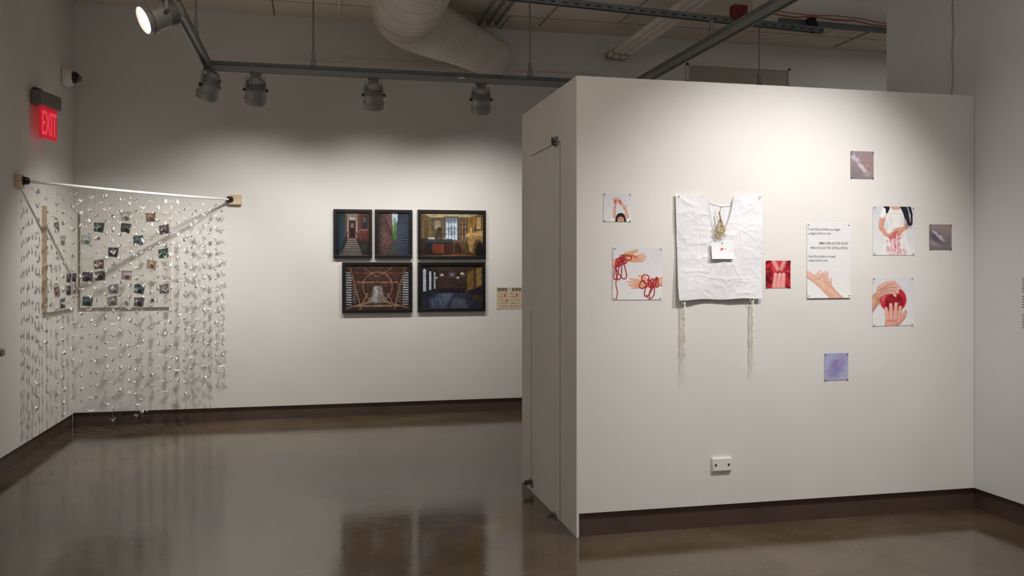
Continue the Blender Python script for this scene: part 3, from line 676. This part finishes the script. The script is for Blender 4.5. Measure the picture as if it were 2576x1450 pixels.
p.blob([(940,722),(960,722),(964,742),(974,762),(926,762),(936,742)],(110,106,102)); p.blob([(943,724),(950,724),(948,760),(934,760),(941,742)],(160,158,154),.7,1.5); p.line([(924,763),(976,763)],2,(60,56,54)); p.ell(950,716,7,4,(60,40,34))
beam(870,776,940,758,5,(160,126,96)); beam(1029,776,962,758,5,(160,126,96)); beam(892,770,1008,770,6,(150,118,92)); beam(905,779,925,740,4,(170,136,104)); beam(995,779,975,740,4,(150,110,84))
p.noise(.3,1.3,13).noise(.15,7,14).vign(.35)
framed(861,660,1037,787,p,'framed photograph of a bell hung in a wooden tower frame')
# F5 hall
p=Paint(1059,668,1214,777,.8,(30,28,36))
p.gradv(668,777,(46,36,34),(34,38,54)); p.poly([(1059,668),(1100,682),(1100,738),(1059,757)],(32,32,40)); p.poly([(1214,668),(1172,682),(1172,738),(1214,765)],(62,48,32)); p.rect(1100,682,1172,738,(44,32,30)); p.poly([(1059,668),(1214,668),(1172,682),(1100,682)],(56,44,38))
for x,w,y0,y1 in ((1069,7,682,738),(1083,5,687,734),(1094,3.4,690,731)):
    p.rect(x-w/2-1,y0-1,x+w/2+1,y1,(20,20,26)); p.rect(x-w/2,y0,x+w/2,y1-4,(226,236,248)); p.ell(x,y0,w/2,4,(226,236,248)); p.line([(x,y0),(x,y1-4)],.9,(60,70,90)); p.line([(x-w/2,(y0+y1)/2),(x+w/2,(y0+y1)/2)],.9,(60,70,90))
p.poly([(1176,686),(1192,680),(1192,728),(1176,732)],(112,86,44),1,1.2); p.poly([(1198,678),(1212,672),(1212,718),(1198,724)],(134,104,54),1,1.2); p.poly([(1176,732),(1214,722),(1214,745),(1176,742)],(30,28,38))
for x in range(1106,1168,5): p.line([(x,700),(x,726)],1.2,(66,50,46)); p.ell(x+2.5,697,1.8,2.4,(96,76,66),.6)
p.rect(1104,726,1168,738,(26,20,24)); p.ell(1137,692,12,9,(64,54,58),.8,0,.3); p.ell(1137,692,6,4,(120,120,140),.7,0,.4)
for x,y,r in ((1112,693,4),(1163,690,4.5),(1098,700,3),(1152,700,3)): p.line([(x,668),(x,y)],.8,(20,16,16)); p.ell(x,y,r,r*.7,(255,244,220),.9,0,.5); p.ell(x,y+2,r+1.5,1.2,(120,100,70),.9)
p.poly([(1059,757),(1100,738),(1172,738),(1214,765),(1214,777),(1059,777)],(42,46,62)); p.poly([(1080,757),(1110,739),(1140,739),(1120,777),(1085,777)],(110,124,150),.5,4); p.poly([(1140,752),(1168,752),(1180,777),(1135,777)],(140,140,152),.35,4)
for k in range(6): p.line([(1064+k*9,757-k*3),(1068+k*10,777)],2,(18,16,22),.4)
for k in range(4): p.line([(1178+k*9,745+k*3),(1174+k*11,777)],2.4,(18,16,20),.45)
p.noise(.28,1.3,15).noise(.15,6,16).vign(.35)
framed(1051,660,1221,784,p,'framed photograph of a dark hall with tall bright windows')
# ================================================================= LOOSE PRINTS
def print_(x0,y0,x1,y1,p,label,Y=YP,name='photo_print',cat='photo print',bend=None,tilt=0,group=None,pins=((.04,.03),(.96,.03),(.04,.97),(.96,.97)),gap=.003):
    a,b,z1,z0=wall_rect(x0,y0,x1,y1,Y); t=thing(name,label,cat,((a+b)/2,Y,z0),group)
    U=Vector((b-a,0,(b-a)*math.tan(tilt))); V=Vector((-(z0-z1)*math.tan(tilt),0,z0-z1)); P0=Vector((a,Y-gap,z1))
    bd=bend or (lambda u,v: .004*(np.clip(np.abs(u-.5)*2-.75,0,1)*4)**2*np.clip(np.abs(v-.5)*2-.7,0,1)*3)
    sh=sheet('sheet',p,P0,U,V,(0,-1,0),M['vc'],t,bd)
    for u,v in pins:
        q=P0+U*u+V*v; h=float(bd(np.array([u]),np.array([v]))[0]); q.y-=h
        MB().lathe([(.0006,-(gap+h+.0015)),(.0006,0),(.003,0),(.003,.004),(.0018,.006)],Matrix.Translation(q)@Matrix.Rotation(math.pi/2,4,'X'),10).build('pin',M['pin'],t)
    return t,sh
SK=(222,172,152)
p=Paint(1518,487,1587,558,.6,(226,226,230)); p.gradv(487,558,(216,216,222),(232,231,232))
p.limb([(1583,562),(1581,547),(1576,536)],[8,6.5,5],(240,238,236),1,.15); p.limb([(1540,562),(1543,547),(1546,538)],[7.5,6,4.5],(240,238,236),1,.15)
p.limb([(1578,546),(1573,528),(1564,514)],[4.2,3.6,2.4],SK); p.limb([(1545,546),(1545,528),(1548,513)],[4.2,3.4,2.3],SK)
p.hand(1548,514,-1.75,19,SK,1,.30); p.hand(1564,515,-2.15,19,SK,-1,.34)
for x,y,r in ((1548,506,2.6),(1546,511,2),(1558,506,2.4),(1553,499,1.5),(1561,511,2),(1546,521,1.3),(1570,524,1.2)): p.ell(x,y,r,r*1.3,(196,52,56),.75,.4,.5)
p.line([(1571,520),(1577,517)],1.6,(186,150,80)); 
p.blob([(1549,560),(1549,547),(1553,539),(1561,536),(1569,539),(1573,548),(1573,560)],(40,30,30)); p.blob([(1554,560),(1554,548),(1561,544),(1568,548),(1568,560)],(216,160,138)); p.blob([(1552,549),(1556,541),(1566,541),(1570,549),(1561,545)],(36,26,28))
p.line([(1556.5,551),(1559.5,551)],.9,(60,40,36)); p.line([(1562.5,551),(1565.5,551)],.9,(60,40,36)); p.line([(1561,551),(1561,554)],.6,(180,120,100)); p.line([(1559.5,556.5),(1562.5,556.5)],1,(176,80,78)); p.noise(.02,1.5,20)
print_(1518,487,1587,558,p,'small print of a dark-haired woman raising red-stained hands')
# P2
p=Paint(1541,621,1666,754,.7,(230,228,230)); p.gradv(621,754,(222,220,226),(236,234,234)); O=(232,172,142)
p.limb([(1530,668),(1556,658),(1580,650)],[12,9.5,7.5],O); p.hand(1576,651,-.08,52,O,-1,.10,w=.95); p.ell(1590,648,5,4,(214,140,88),.6); p.ell(1590,648,2.5,2,O,.8)
p.limb([(1573,640),(1588,633),(1602,628)],[4.5,3.6,2.6],(214,180,124)); p.line([(1572,636),(1590,641)],3,(206,176,108),.8)
p.limb([(1676,706),(1650,712),(1632,714)],[13,10,8.5],O); p.hand(1636,714,math.pi+.02,60,O,1,.13,w=.95)
def loop(cx,cy,rx,ry,rot,w=1.7,a0=0,a1=6.3):
    q=[]
    for k in range(22):
        a=a0+(a1-a0)*k/21; x=rx*math.cos(a)*(1+.12*math.sin(3*a+cx)); y=ry*math.sin(a); q.append((cx+x*math.cos(rot)-y*math.sin(rot),cy+x*math.sin(rot)+y*math.cos(rot)))
    p.line(q,w+1.0,(140,24,34)); p.line([(x-.3,y-.4) for x,y in q],w-.7,(204,62,66))
for c in ((1566,655,3.5,11,.1),(1571,653,3.5,10,-.2),(1561,658,3.5,12,.3),(1556,659,3.5,12,.2),(1557,680,7,24,.05),(1562,676,11,27,-.35),(1550,684,5,20,.2),(1575,647,14,6,.2)): loop(*c)
p.line(smooth([(1552,700),(1549,715),(1553,735),(1550,756)],6,False),2.2,(170,34,42)); p.line(smooth([(1602,648),(1590,642),(1576,646)],6,False),2,(176,36,44))
for c in ((1640,712,4,12,.1),(1634,713,4,12,-.25),(1647,711,4,12.5,.3),(1652,710,4,13,.0),(1632,728,8,20,.5),(1624,702,9,12,-.4),(1640,735,6,16,.2),(1616,716,8,10,.2)): loop(*c)
p.line(smooth([(1625,742),(1632,752),(1640,756)],6,False),2.2,(176,36,44)); p.noise(.02,1.5,21)
print_(1541,622,1666,754,p,'square print of two hands wound with red yarn',tilt=-.006,bend=lambda u,v:.012*np.clip(u*1.2-.6,0,1)**2*np.clip(1-v*3,0,1)+.001)
# P3
p=Paint(1926,656,1988,725,.6,(176,30,46)); p.noise(.5,3.2,23)
for k in range(90):
    x=random.uniform(1926,1988); y=random.uniform(656,725); p.ell(x,y,2.6,3.4,random.choice([(120,12,26),(196,44,60),(96,8,22),(216,90,100)]),.75,random.random()*3,.5)
p.blob([(1944,656),(1972,656),(1977,672),(1970,686),(1972,725),(1944,725),(1946,690),(1941,674)],(206,80,90),.75,1.5)
for x,r in ((1950,5.5),(1961,6.2),(1971,5.6)): p.limb([(x-3,728),(x-1,708),(x,692)],[r+1,r,r-1],(230,154,148)); p.ell(x,690,r*.5,r*.6,(248,210,202),.85,0,.4)
p.limb([(1946,658),(1952,670),(1957,681)],[5.5,5,4],(226,146,142)); p.limb([(1973,656),(1968,669),(1963,681)],[5.5,5,4],(222,138,134)); p.ell(1960,684,5,4,(160,30,44),.8,0,.5); p.ell(1930,700,6,16,(70,6,14),.7,0,.6); p.ell(1984,668,5,12,(140,16,30),.7,0,.6)
print_(1926,656,1988,725,p,'small all-red print of fingers pressed into fruit')
# P4
p=Paint(2029,561,2138,750,.8,(232,231,232)); p.gradv(561,750,(226,226,229),(234,233,232))
S4=(226,182,160)
p.limb([(2112,758),(2096,738),(2082,718)],[11,8.5,7],(220,172,150)); p.hand(2084,722,-1.95,36,(226,178,156),1,.16,w=.95)
p.limb([(2022,686),(2046,700),(2068,718),(2094,744),(2106,758)],[8,9,10,12,13],S4); p.hand(2050,700,-.35,38,S4,-1,.16,w=.85)
p.ell(2078,728,3,10,(204,146,126),.4,.6,.6); p.ell(2088,742,14,5,(204,146,126),.4,.7,.7); p.noise(.02,1.5,25)
t,sh4=print_(2029,561,2138,750,p,'tall print with handwritten Spanish and Hebrew text above reaching hands',bend=lambda u,v:.006*np.clip(v*4-3,0,1)**2+.001)
def ln(s,x,y,w,al='LEFT',sh=.15,fh=None):
    q=on_y(x,y,YP-.0048); q.y=YP-.0048; a=on_y(x-w/2,y,YP-.0048).x; b=on_y(x+w/2,y,YP-.0048).x
    text_obj(s,'lettering',M['ink'],sh4,Mwall(q,Vector((1,0,0)),Vector((0,0,1)),Vector((0,-1,0))),1,al,sh,off=.0,fitw=abs(b-a),fith=fh)
ln('Y creó Dios al hombre a su imagen,',2033,582,82,fh=.022); ln('a imagen de Dios lo creó.',2033,592,58,fh=.02)
ln('ויברא אלהים את-האדם'[::-1],2133,616,72,'RIGHT',0,fh=.019); ln('בצלמו,בצלם אלהים ברא אתו'[::-1],2133,628,92,'RIGHT',0,fh=.019)
ln('I kreo Dios al ombre a su imajen,',2033,650,70,fh=.02); ln('a imajen de Dios lo kreo.',2033,660,50,fh=.019)
# P5
p=Paint(2195,519,2300,642,.7,(222,222,227)); dr5=(238,236,236); p.gradv(519,642,(212,212,219),(232,231,232))
p.limb([(2279,519),(2286,540),(2289,562)],[11,9,5],(34,30,38)); 
p.blob([(2224,517),(2278,517),(2276,545),(2272,572),(2282,606),(2287,645),(2221,645),(2224,604),(2234,572),(2226,545)],dr5)
for x,k in ((2232,.5),(2246,.35),(2262,.35),(2274,.5)): p.line(smooth([(x,600),(x-1,620),(x+2,645)],4,False),2,(206,204,208),k)
p.ell(2240,555,5,14,(214,212,214),.5,0,.8); p.ell(2268,560,5,14,(214,212,214),.5,0,.8); p.line([(2232,536),(2272,538)],1.2,(200,198,200),.7); p.blob([(2238,515),(2268,515),(2264,525),(2252,528),(2242,525)],(216,170,152))
p.limb([(2226,534),(2218,552),(2215,572),(2226,588),(2238,596)],[6,6.5,5.6,4.8,4.2],(216,158,140)); p.limb([(2279,534),(2285,552),(2282,568),(2268,577)],[6,6,5,4.4],(216,158,140))
p.limb([(2227,526),(2220,542)],[8,7.5],dr5,1,.15); p.limb([(2277,526),(2283,542)],[8,7.5],dr5,1,.15)
p.hand(2272,575,2.85,32,(222,160,142),-1,.12); p.hand(2234,593,-.3,30,(216,150,134),1,.14)
p.line([(2276,567),(2281,575)],3,(190,156,84)); p.line([(2212,578),(2220,575)],2.2,(190,156,84))
p.limb([(2228,515),(2232,524),(2230,534)],[9,5,2.5],(30,27,33)); p.limb([(2270,515),(2277,532),(2281,548),(2286,564)],[8,7,5.5,3],(30,28,36))
for k in range(9):
    x=2268+k*2.2; p.line(smooth([(x,518),(x+5,535),(x+6+math.sin(k)*3,552),(x+8,566+k%4*3)],5,False),.9,(58,96,124) if k%2 else (20,18,24),.75)
for k in range(70):
    x=2250+random.gauss(0,12); y=random.uniform(590,642); p.ell(x,y,random.uniform(.8,2.4),random.uniform(2,7),random.choice([(206,76,88),(222,120,130),(190,56,70),(232,150,158)]),.4,random.uniform(-.3,.3),.7)
for x,y in ((2240,600),(2248,598),(2256,583),(2250,586),(2262,590),(2244,592)): p.ell(x,y,3,2,(190,50,58),.6,0,.7)
p.noise(.02,1.5,27)
print_(2195,520,2300,642,p,'print of a woman in white holding red-stained hands over her belly')
# P6
p=Paint(2194,698,2297,820,.7,(228,226,230)); p.gradv(698,820,(220,219,225),(234,232,233))
p.limb([(2184,776),(2200,756),(2216,738)],[15,13,12],(214,164,144)); p.line([(2195,746),(2211,764)],3,(190,154,84)); p.line([(2199,742),(2215,760)],1.6,(160,120,60))
p.ell(2246,755,33,32,(190,32,48),1,0,.05); p.ell(2240,746,27,24,(214,70,80),.7,0,.5); p.ell(2222,752,5,10,(236,150,150),.5,.2,.7); p.ell(2248,761,23,21,(140,14,32),1,0,.12)
for k in range(120):
    a=random.uniform(0,6.28); r=22*math.sqrt(random.random()); x,y=2248+r*math.cos(a),761+r*.92*math.sin(a); p.ell(x,y,2,2.6,random.choice([(180,24,46),(120,10,26),(210,70,84),(150,16,36)]),.9,a,.4); p.ell(x-.6,y-.8,.6,.6,(240,150,156),.6,0,.5)
for x0,y0,x1,y1,r in ((2212,742,2246,735,5),(2210,735,2252,727,5.2),(2212,727,2254,719,5.2),(2216,722,2248,711,4.6)): p.limb([(x0,y0),((x0+x1)/2,(y0+y1)/2-3),(x1,y1),(x1+5,y1+9)],[r+2,r+.6,r,r-1.2],(224,174,156),1,.38); p.ell(x1+5,y1+9,2,2.6,(246,216,208),.8,.3,.4)
p.limb([(2242,828),(2243,810),(2246,798)],[19,17,17],(226,166,150))
for x0,x1,yt,r in ((2233,2228,776,5.2),(2242,2240,767,5.6),(2252,2253,765,5.6),(2261,2264,773,5.0)): p.limb([(x0,803),((x0+x1)/2,788),(x1,yt)],[r+.8,r,r-1.2],(232,172,156),1,.42); p.ell(x1,yt+1,r*.45,r*.5,(246,206,196),.7,0,.4)
p.limb([(2260,810),(2272,798),(2277,785)],[7,5.6,4],(226,162,146)); p.noise(.02,1.5,29)
print_(2194,698,2297,820,p,'print of two hands breaking open a red pomegranate')
# blurred prints
p=Paint(2139,381,2197,450,1,(150,138,142)); p.gradv(381,450,(156,142,150),(140,126,130)); p.ell(2182,412,22,20,(166,134,130),.7,0,.9); p.ell(2152,440,20,14,(132,120,128),.7,0,.9)
rc=random.Random(9)
for k in range(34):
    f=rc.random(); x=2146+34*f+rc.gauss(0,2.5); y=394+42*f+rc.gauss(0,3); r=rc.uniform(1.5,4.2); p.ell(x,y,r,r*.8,(214,206,218),.55,.6,.9)
for x,y,r in ((2182,417,3),(2172,402,2),(2180,440,6),(2188,436,4)): p.ell(x,y,r,r*.6,(206,190,196),.5,0,.9)
p.noise(.03,4,31)
print_(2139,381,2197,450,p,'grey blurred print with a white speckled streak, the topmost print')
p=Paint(2337,565,2393,629,1,(142,132,134)); p.gradv(565,629,(156,138,138),(124,114,122)); p.ell(2352,596,16,9,(78,74,90),.8,.7,.9); p.ell(2384,578,10,8,(176,146,132),.6,0,.9)
for k in range(22):
    f=rc.random(); x=2347+26*f+rc.gauss(0,1.6); y=582+24*f+rc.gauss(0,2); r=rc.uniform(2,4.4); p.ell(x,y,r,r*.6,(218,216,228),.45,.7,.9)
p.ell(2347,612,12,4,(186,178,186),.5,.4,.9); p.noise(.03,4,32)
print_(2337,565,2393,629,p,'grey blurred print with a pale diagonal smear, the rightmost print')
p=Paint(2073,889,2133,957,1,(168,170,206)); p.gradv(889,957,(170,178,210),(184,180,208)); p.ell(2108,915,22,13,(158,138,194),.75,-.8,.8); p.ell(2098,935,17,13,(148,144,196),.7,-.5,.8)
for k in range(30): p.ell(random.gauss(2103,10),random.gauss(924,14),3,3.4,random.choice([(136,118,184),(156,136,198),(128,128,190)]),.35,0,.9)
p.noise(.04,3,33)
print_(2073,889,2133,957,p,'blue and violet blurred print, the lowest print on the wall')
p=Paint(1249,724,1340,778,.8,(206,188,160)); p.noise(.03,4,35); p.rect(1249,724,1340,733,(196,180,156))
for x in (1256,1264,1272,1291,1299,1307,1322): p.rect(x-3,725,x+3,733,(80,64,56)); p.ell(x,729,1.8,2.4,(170,140,120),.8)
for x0 in (1252,1281,1311):
    for y0 in (737,745,753,761,769):
        for k in range(3): p.line([(x0,y0+k*1.5),(x0+26,y0+k*1.5)],.35,(130,112,96),.7)
        for k in range(6): p.ell(x0+2+random.random()*22,y0+random.random()*4,.8,.8,(90,70,60),.9)
for x,y in ((1270,744),(1275,757),(1300,743)): p.ell(x,y,2.6,2.6,(190,60,50),.9)
print_(1249,724,1340,778,p,'tan music sheet half hidden behind the partition edge',Y=YB,name='music_sheet',cat='print',pins=((.03,.04),(.03,.96)))
# ================================================================= GARMENT
t=thing('garment','white sleeveless linen garment with open neck and two corner tassels','garment',(on_y(1810,620,YP).x,YP,on_y(1810,753,YP).z))
def vnoise(u,v,nx,ny,seed):
    r=np.random.RandomState(seed); g=r.uniform(-1,1,(ny+2,nx+2)); fx=u*nx; fy=v*ny; ix=np.clip(fx.astype(int),0,nx); iy=np.clip(fy.astype(int),0,ny)
    tx=fx-ix; ty=fy-iy; tx=tx*tx*(3-2*tx); ty=ty*ty*(3-2*ty)
    return (g[iy,ix]*(1-tx)+g[iy,ix+1]*tx)*(1-ty)+(g[iy+1,ix]*(1-tx)+g[iy+1,ix+1]*tx)*ty
def shirt_grid(cor,nx,ny,yb,fold=True):
    u,v=np.meshgrid(np.linspace(0,1,nx),np.linspace(0,1,ny))
    px=(cor[0][0]*(1-u)+cor[1][0]*u)*(1-v)+(cor[3][0]*(1-u)+cor[2][0]*u)*v
    py=(cor[0][1]*(1-u)+cor[1][1]*u)*(1-v)+(cor[3][1]*(1-u)+cor[2][1]*u)*v
    px=px+1.3*np.sin(v*9)*(2*u-1)*v; py=py+1.2*np.sin(u*13+1)*v
    X=(px-CX)/F; rx=X*CA+SA; ry=-X*SA+CA; rz=(HY-py)/F; tt=(YP-.02)/ry
    P=np.stack([rx*tt,np.full(u.shape,YP-.02),1.6+rz*tt],-1)
    h=np.full(u.shape,yb)
    if fold:
        h+=.018*v**2+.006*np.sin(u*6.3*1.5+.8)*v+.004*np.sin(v*8+u*5)
        w1=u+.04*vnoise(u,v,5,6,5); w2=v+.04*vnoise(u,v,5,6,6)
        w1=np.clip(w1,0,1); w2=np.clip(w2,0,1)
        h+=.0026*(1-np.abs(vnoise(w1,w2,7,9,11)))**2+.0015*(1-np.abs(vnoise(w1,w2,15,18,12)))**2+.0022*vnoise(w1,w2,4,5,13)
        r=np.random.RandomState(3); segs=[((.02,.52),(.98,.50)),((.03,.78),(.97,.80)),((.5,.6),(.5,1)),((.73,.1),(.76,.95)),((.25,.2),(.27,.98)),((.5,.6),(.85,.85)),((.5,.62),(.2,.9)),((.62,.3),(.95,.45)),((.1,.12),(.35,.38)),((.6,.42),(.95,.28)),((.1,.62),(.42,.56))]
        for k in range(40):
            a=r.rand(2); an=r.uniform(0,3.14); l=r.uniform(.05,.2); segs.append(((a[0],a[1]),(a[0]+l*math.cos(an),a[1]+l*math.sin(an))))
        for k,((x0,y0),(x1,y1)) in enumerate(segs):
            dx,dy=x1-x0,y1-y0; w=np.clip(((w1-x0)*dx+(w2-y0)*dy)/(dx*dx+dy*dy+1e-9),0,1); d=np.hypot((w1-x0-w*dx),(w2-y0-w*dy)*1.2)
            s=1 if k%2 else -.7; wd_=.012 if k<11 else .02
            h+=s*(.0021 if k<11 else .0018)*np.exp(-(d/wd_)**1.4)*np.sin(np.pi*np.clip(w*.9+.05,0,1))
    P[...,1]=YP-np.maximum(h,.003)
    return P,px,py
P,px,py=shirt_grid([(1700,488),(1920,491),(1915,751),(1706,755)],230,276,.012)
hp=Paint(0,0,1,1); hp.X,hp.Y=px,py
neck=smooth([(1779,480),(1782,500),(1786,530),(1794,570),(1803,594),(1808,600),(1818,590),(1831,560),(1840,530),(1844,505),(1845,480)],5,True)
mk=hp.pm(neck,.3)<.5
kc=mk[:-1,:-1]&mk[1:,1:]&mk[1:,:-1]&mk[:-1,1:]
grid_mesh('front_panel',P,M['linen'],t,keep=kc)
P,px,py=shirt_grid([(1776,509),(1850,517),(1850,640),(1776,640)],50,60,.006,False); P[...,1]=YP-.004-.0015*np.sin(px*.3)
grid_mesh('back_panel',P,M['linen'],t)
def edge(pts,r,Y=YP-.018): return MB().tube([(on_y(x,y,Y).x,Y,on_y(x,y,Y).z) for x,y in pts],r,6)
edge(smooth([(1782,500),(1786,530),(1794,570),(1803,594),(1808,600),(1818,590),(1831,560),(1840,530),(1844,505)],5,False),.0018).build('neck_hem',M['linen'],t)
edge(smooth([(1783,510),(1800,515),(1815,519),(1832,518),(1845,515)],5,False),.0013,YP-.009).build('back_hem',M['linen'],t)
for x,y in ((1708,494),(1912,496)):
    q=on_y(x,y,YP-.022); MB().lathe([(.0008,-.024),(.0008,0),(.003,0),(.003,.004),(.0018,.006)],Matrix.Translation(q)@Matrix.Rotation(math.pi/2,4,'X'),10).build('pin',M['pin'],t)
for cx,y0 in ((1722,742),(1894,738)):
    m=MB(); r=random.Random(cx); Y=YP-.03
    def W(x,y,dy=0): g=on_y(x,y,Y); return (g.x,Y+dy,g.z)
    for k in range(8):
        o=r.uniform(-2.4,2.4); x=cx; pts=[]; end=r.uniform(885,962)
        for j in range(26):
            y=y0+20+(end-y0-20)*j/25; br=1.6*math.sin(j*.9+k*2.1)*(1 if y<860 else .5); spread=o*(.5+.7*max(0,(y-800)/160)); pts.append(W(x+br+spread,y,.004*math.cos(j*.9+k*2.1)))
        m.tube(pts,[.0019 if p[2]>on_y(cx,880,Y).z else .0010 for p in pts],5)
    tz=m.build('tassel',M['tassel'],t)
    m=MB()
    for j in range(5): m.ball(W(cx+(j%2)*1.5,y0+22+j*17),.0065,sc=(1,.9,1.3))
    m.tube([W(cx+(j%2)*1.5,y0+22+j*17) for j in range(5)],.0025,6)
    m.tube([W(cx-2,y0),W(cx-9,y0+10),W(cx-4,y0+24)],.0018,6); m.tube([W(cx+1,y0),W(cx+5,y0+10),W(cx,y0+24)],.0018,6)
    m.build('knotted_cord',M['tassel'],tz)
# sprig
Y=YP-.036; rs=random.Random(4)
def W(x,y,dy=0): g=on_y(x,y,Y); return (g.x,Y+dy,g.z)
t=thing('dried_flower_sprig','golden sprig of tiny dried blossoms hanging in the garment neck','dried flowers',W(1812,600))
m=MB(); m.tube([W(1813,519),W(1811,535),W(1812,560)],.0018,6); bl=MB()
for k in range(38):
    a=rs.uniform(-1,1); l=rs.uniform(14,48); x=1812+a*13*math.sin(min(1,l/40)*1.6); y=553+l*(1-.12*a*a); d=rs.uniform(-.012,.006)
    m.tube([W(1812,548),W(1812+a*4,556),W(x,y,d)],.0006,4); 
    for j in range(5): bl.ball(W(x+rs.uniform(-2.8,2.8),y+rs.uniform(-3.5,3.5),d+rs.uniform(-.004,.004)),rs.uniform(.002,.0034),seg=6,rings=4)
m.build('stems',M['gold'],t); bl.build('blossoms',M['goldf'],t)
MB().tube([W(1809,533),W(1812,548),W(1813,556)],[.003,.005,.003],8).build('gold_tie',M['gold'],t)
# card
p=Paint(1783,610,1838,652,.7,(238,238,242)); p.ell(1810,627,3.6,2.6,(214,60,60),1,.2,.2); p.ell(1810,627,1.6,1.2,(240,150,140),.8); p.line([(1817,626),(1819,628)],1.3,(210,80,70)); p.ell(1832,631,.9,1.6,(200,60,60)); p.ell(1807,630,3,1.4,(220,120,80),.7)
print_(1783,610,1838,652,p,'small white card with a red mark, pinned below the golden sprig',name='pinned_card',cat='card',gap=.032,pins=((.5,.05),),bend=lambda u,v:.012*(v**2)+.003*np.cos(u*3.1)**2)
# ================================================================= CAMERA
cam=bpy.data.cameras.new('cam'); co=bpy.data.objects.new('camera',cam); C.objects.link(co)
co.location=CAM; co.rotation_euler=(math.pi/2,0,-A); cam.sensor_width=36; cam.lens=36*F/2576; cam.shift_y=-55/2576
cam.clip_start=.05; bpy.context.scene.camera=co
bpy.context.scene.view_settings.view_transform='Standard'
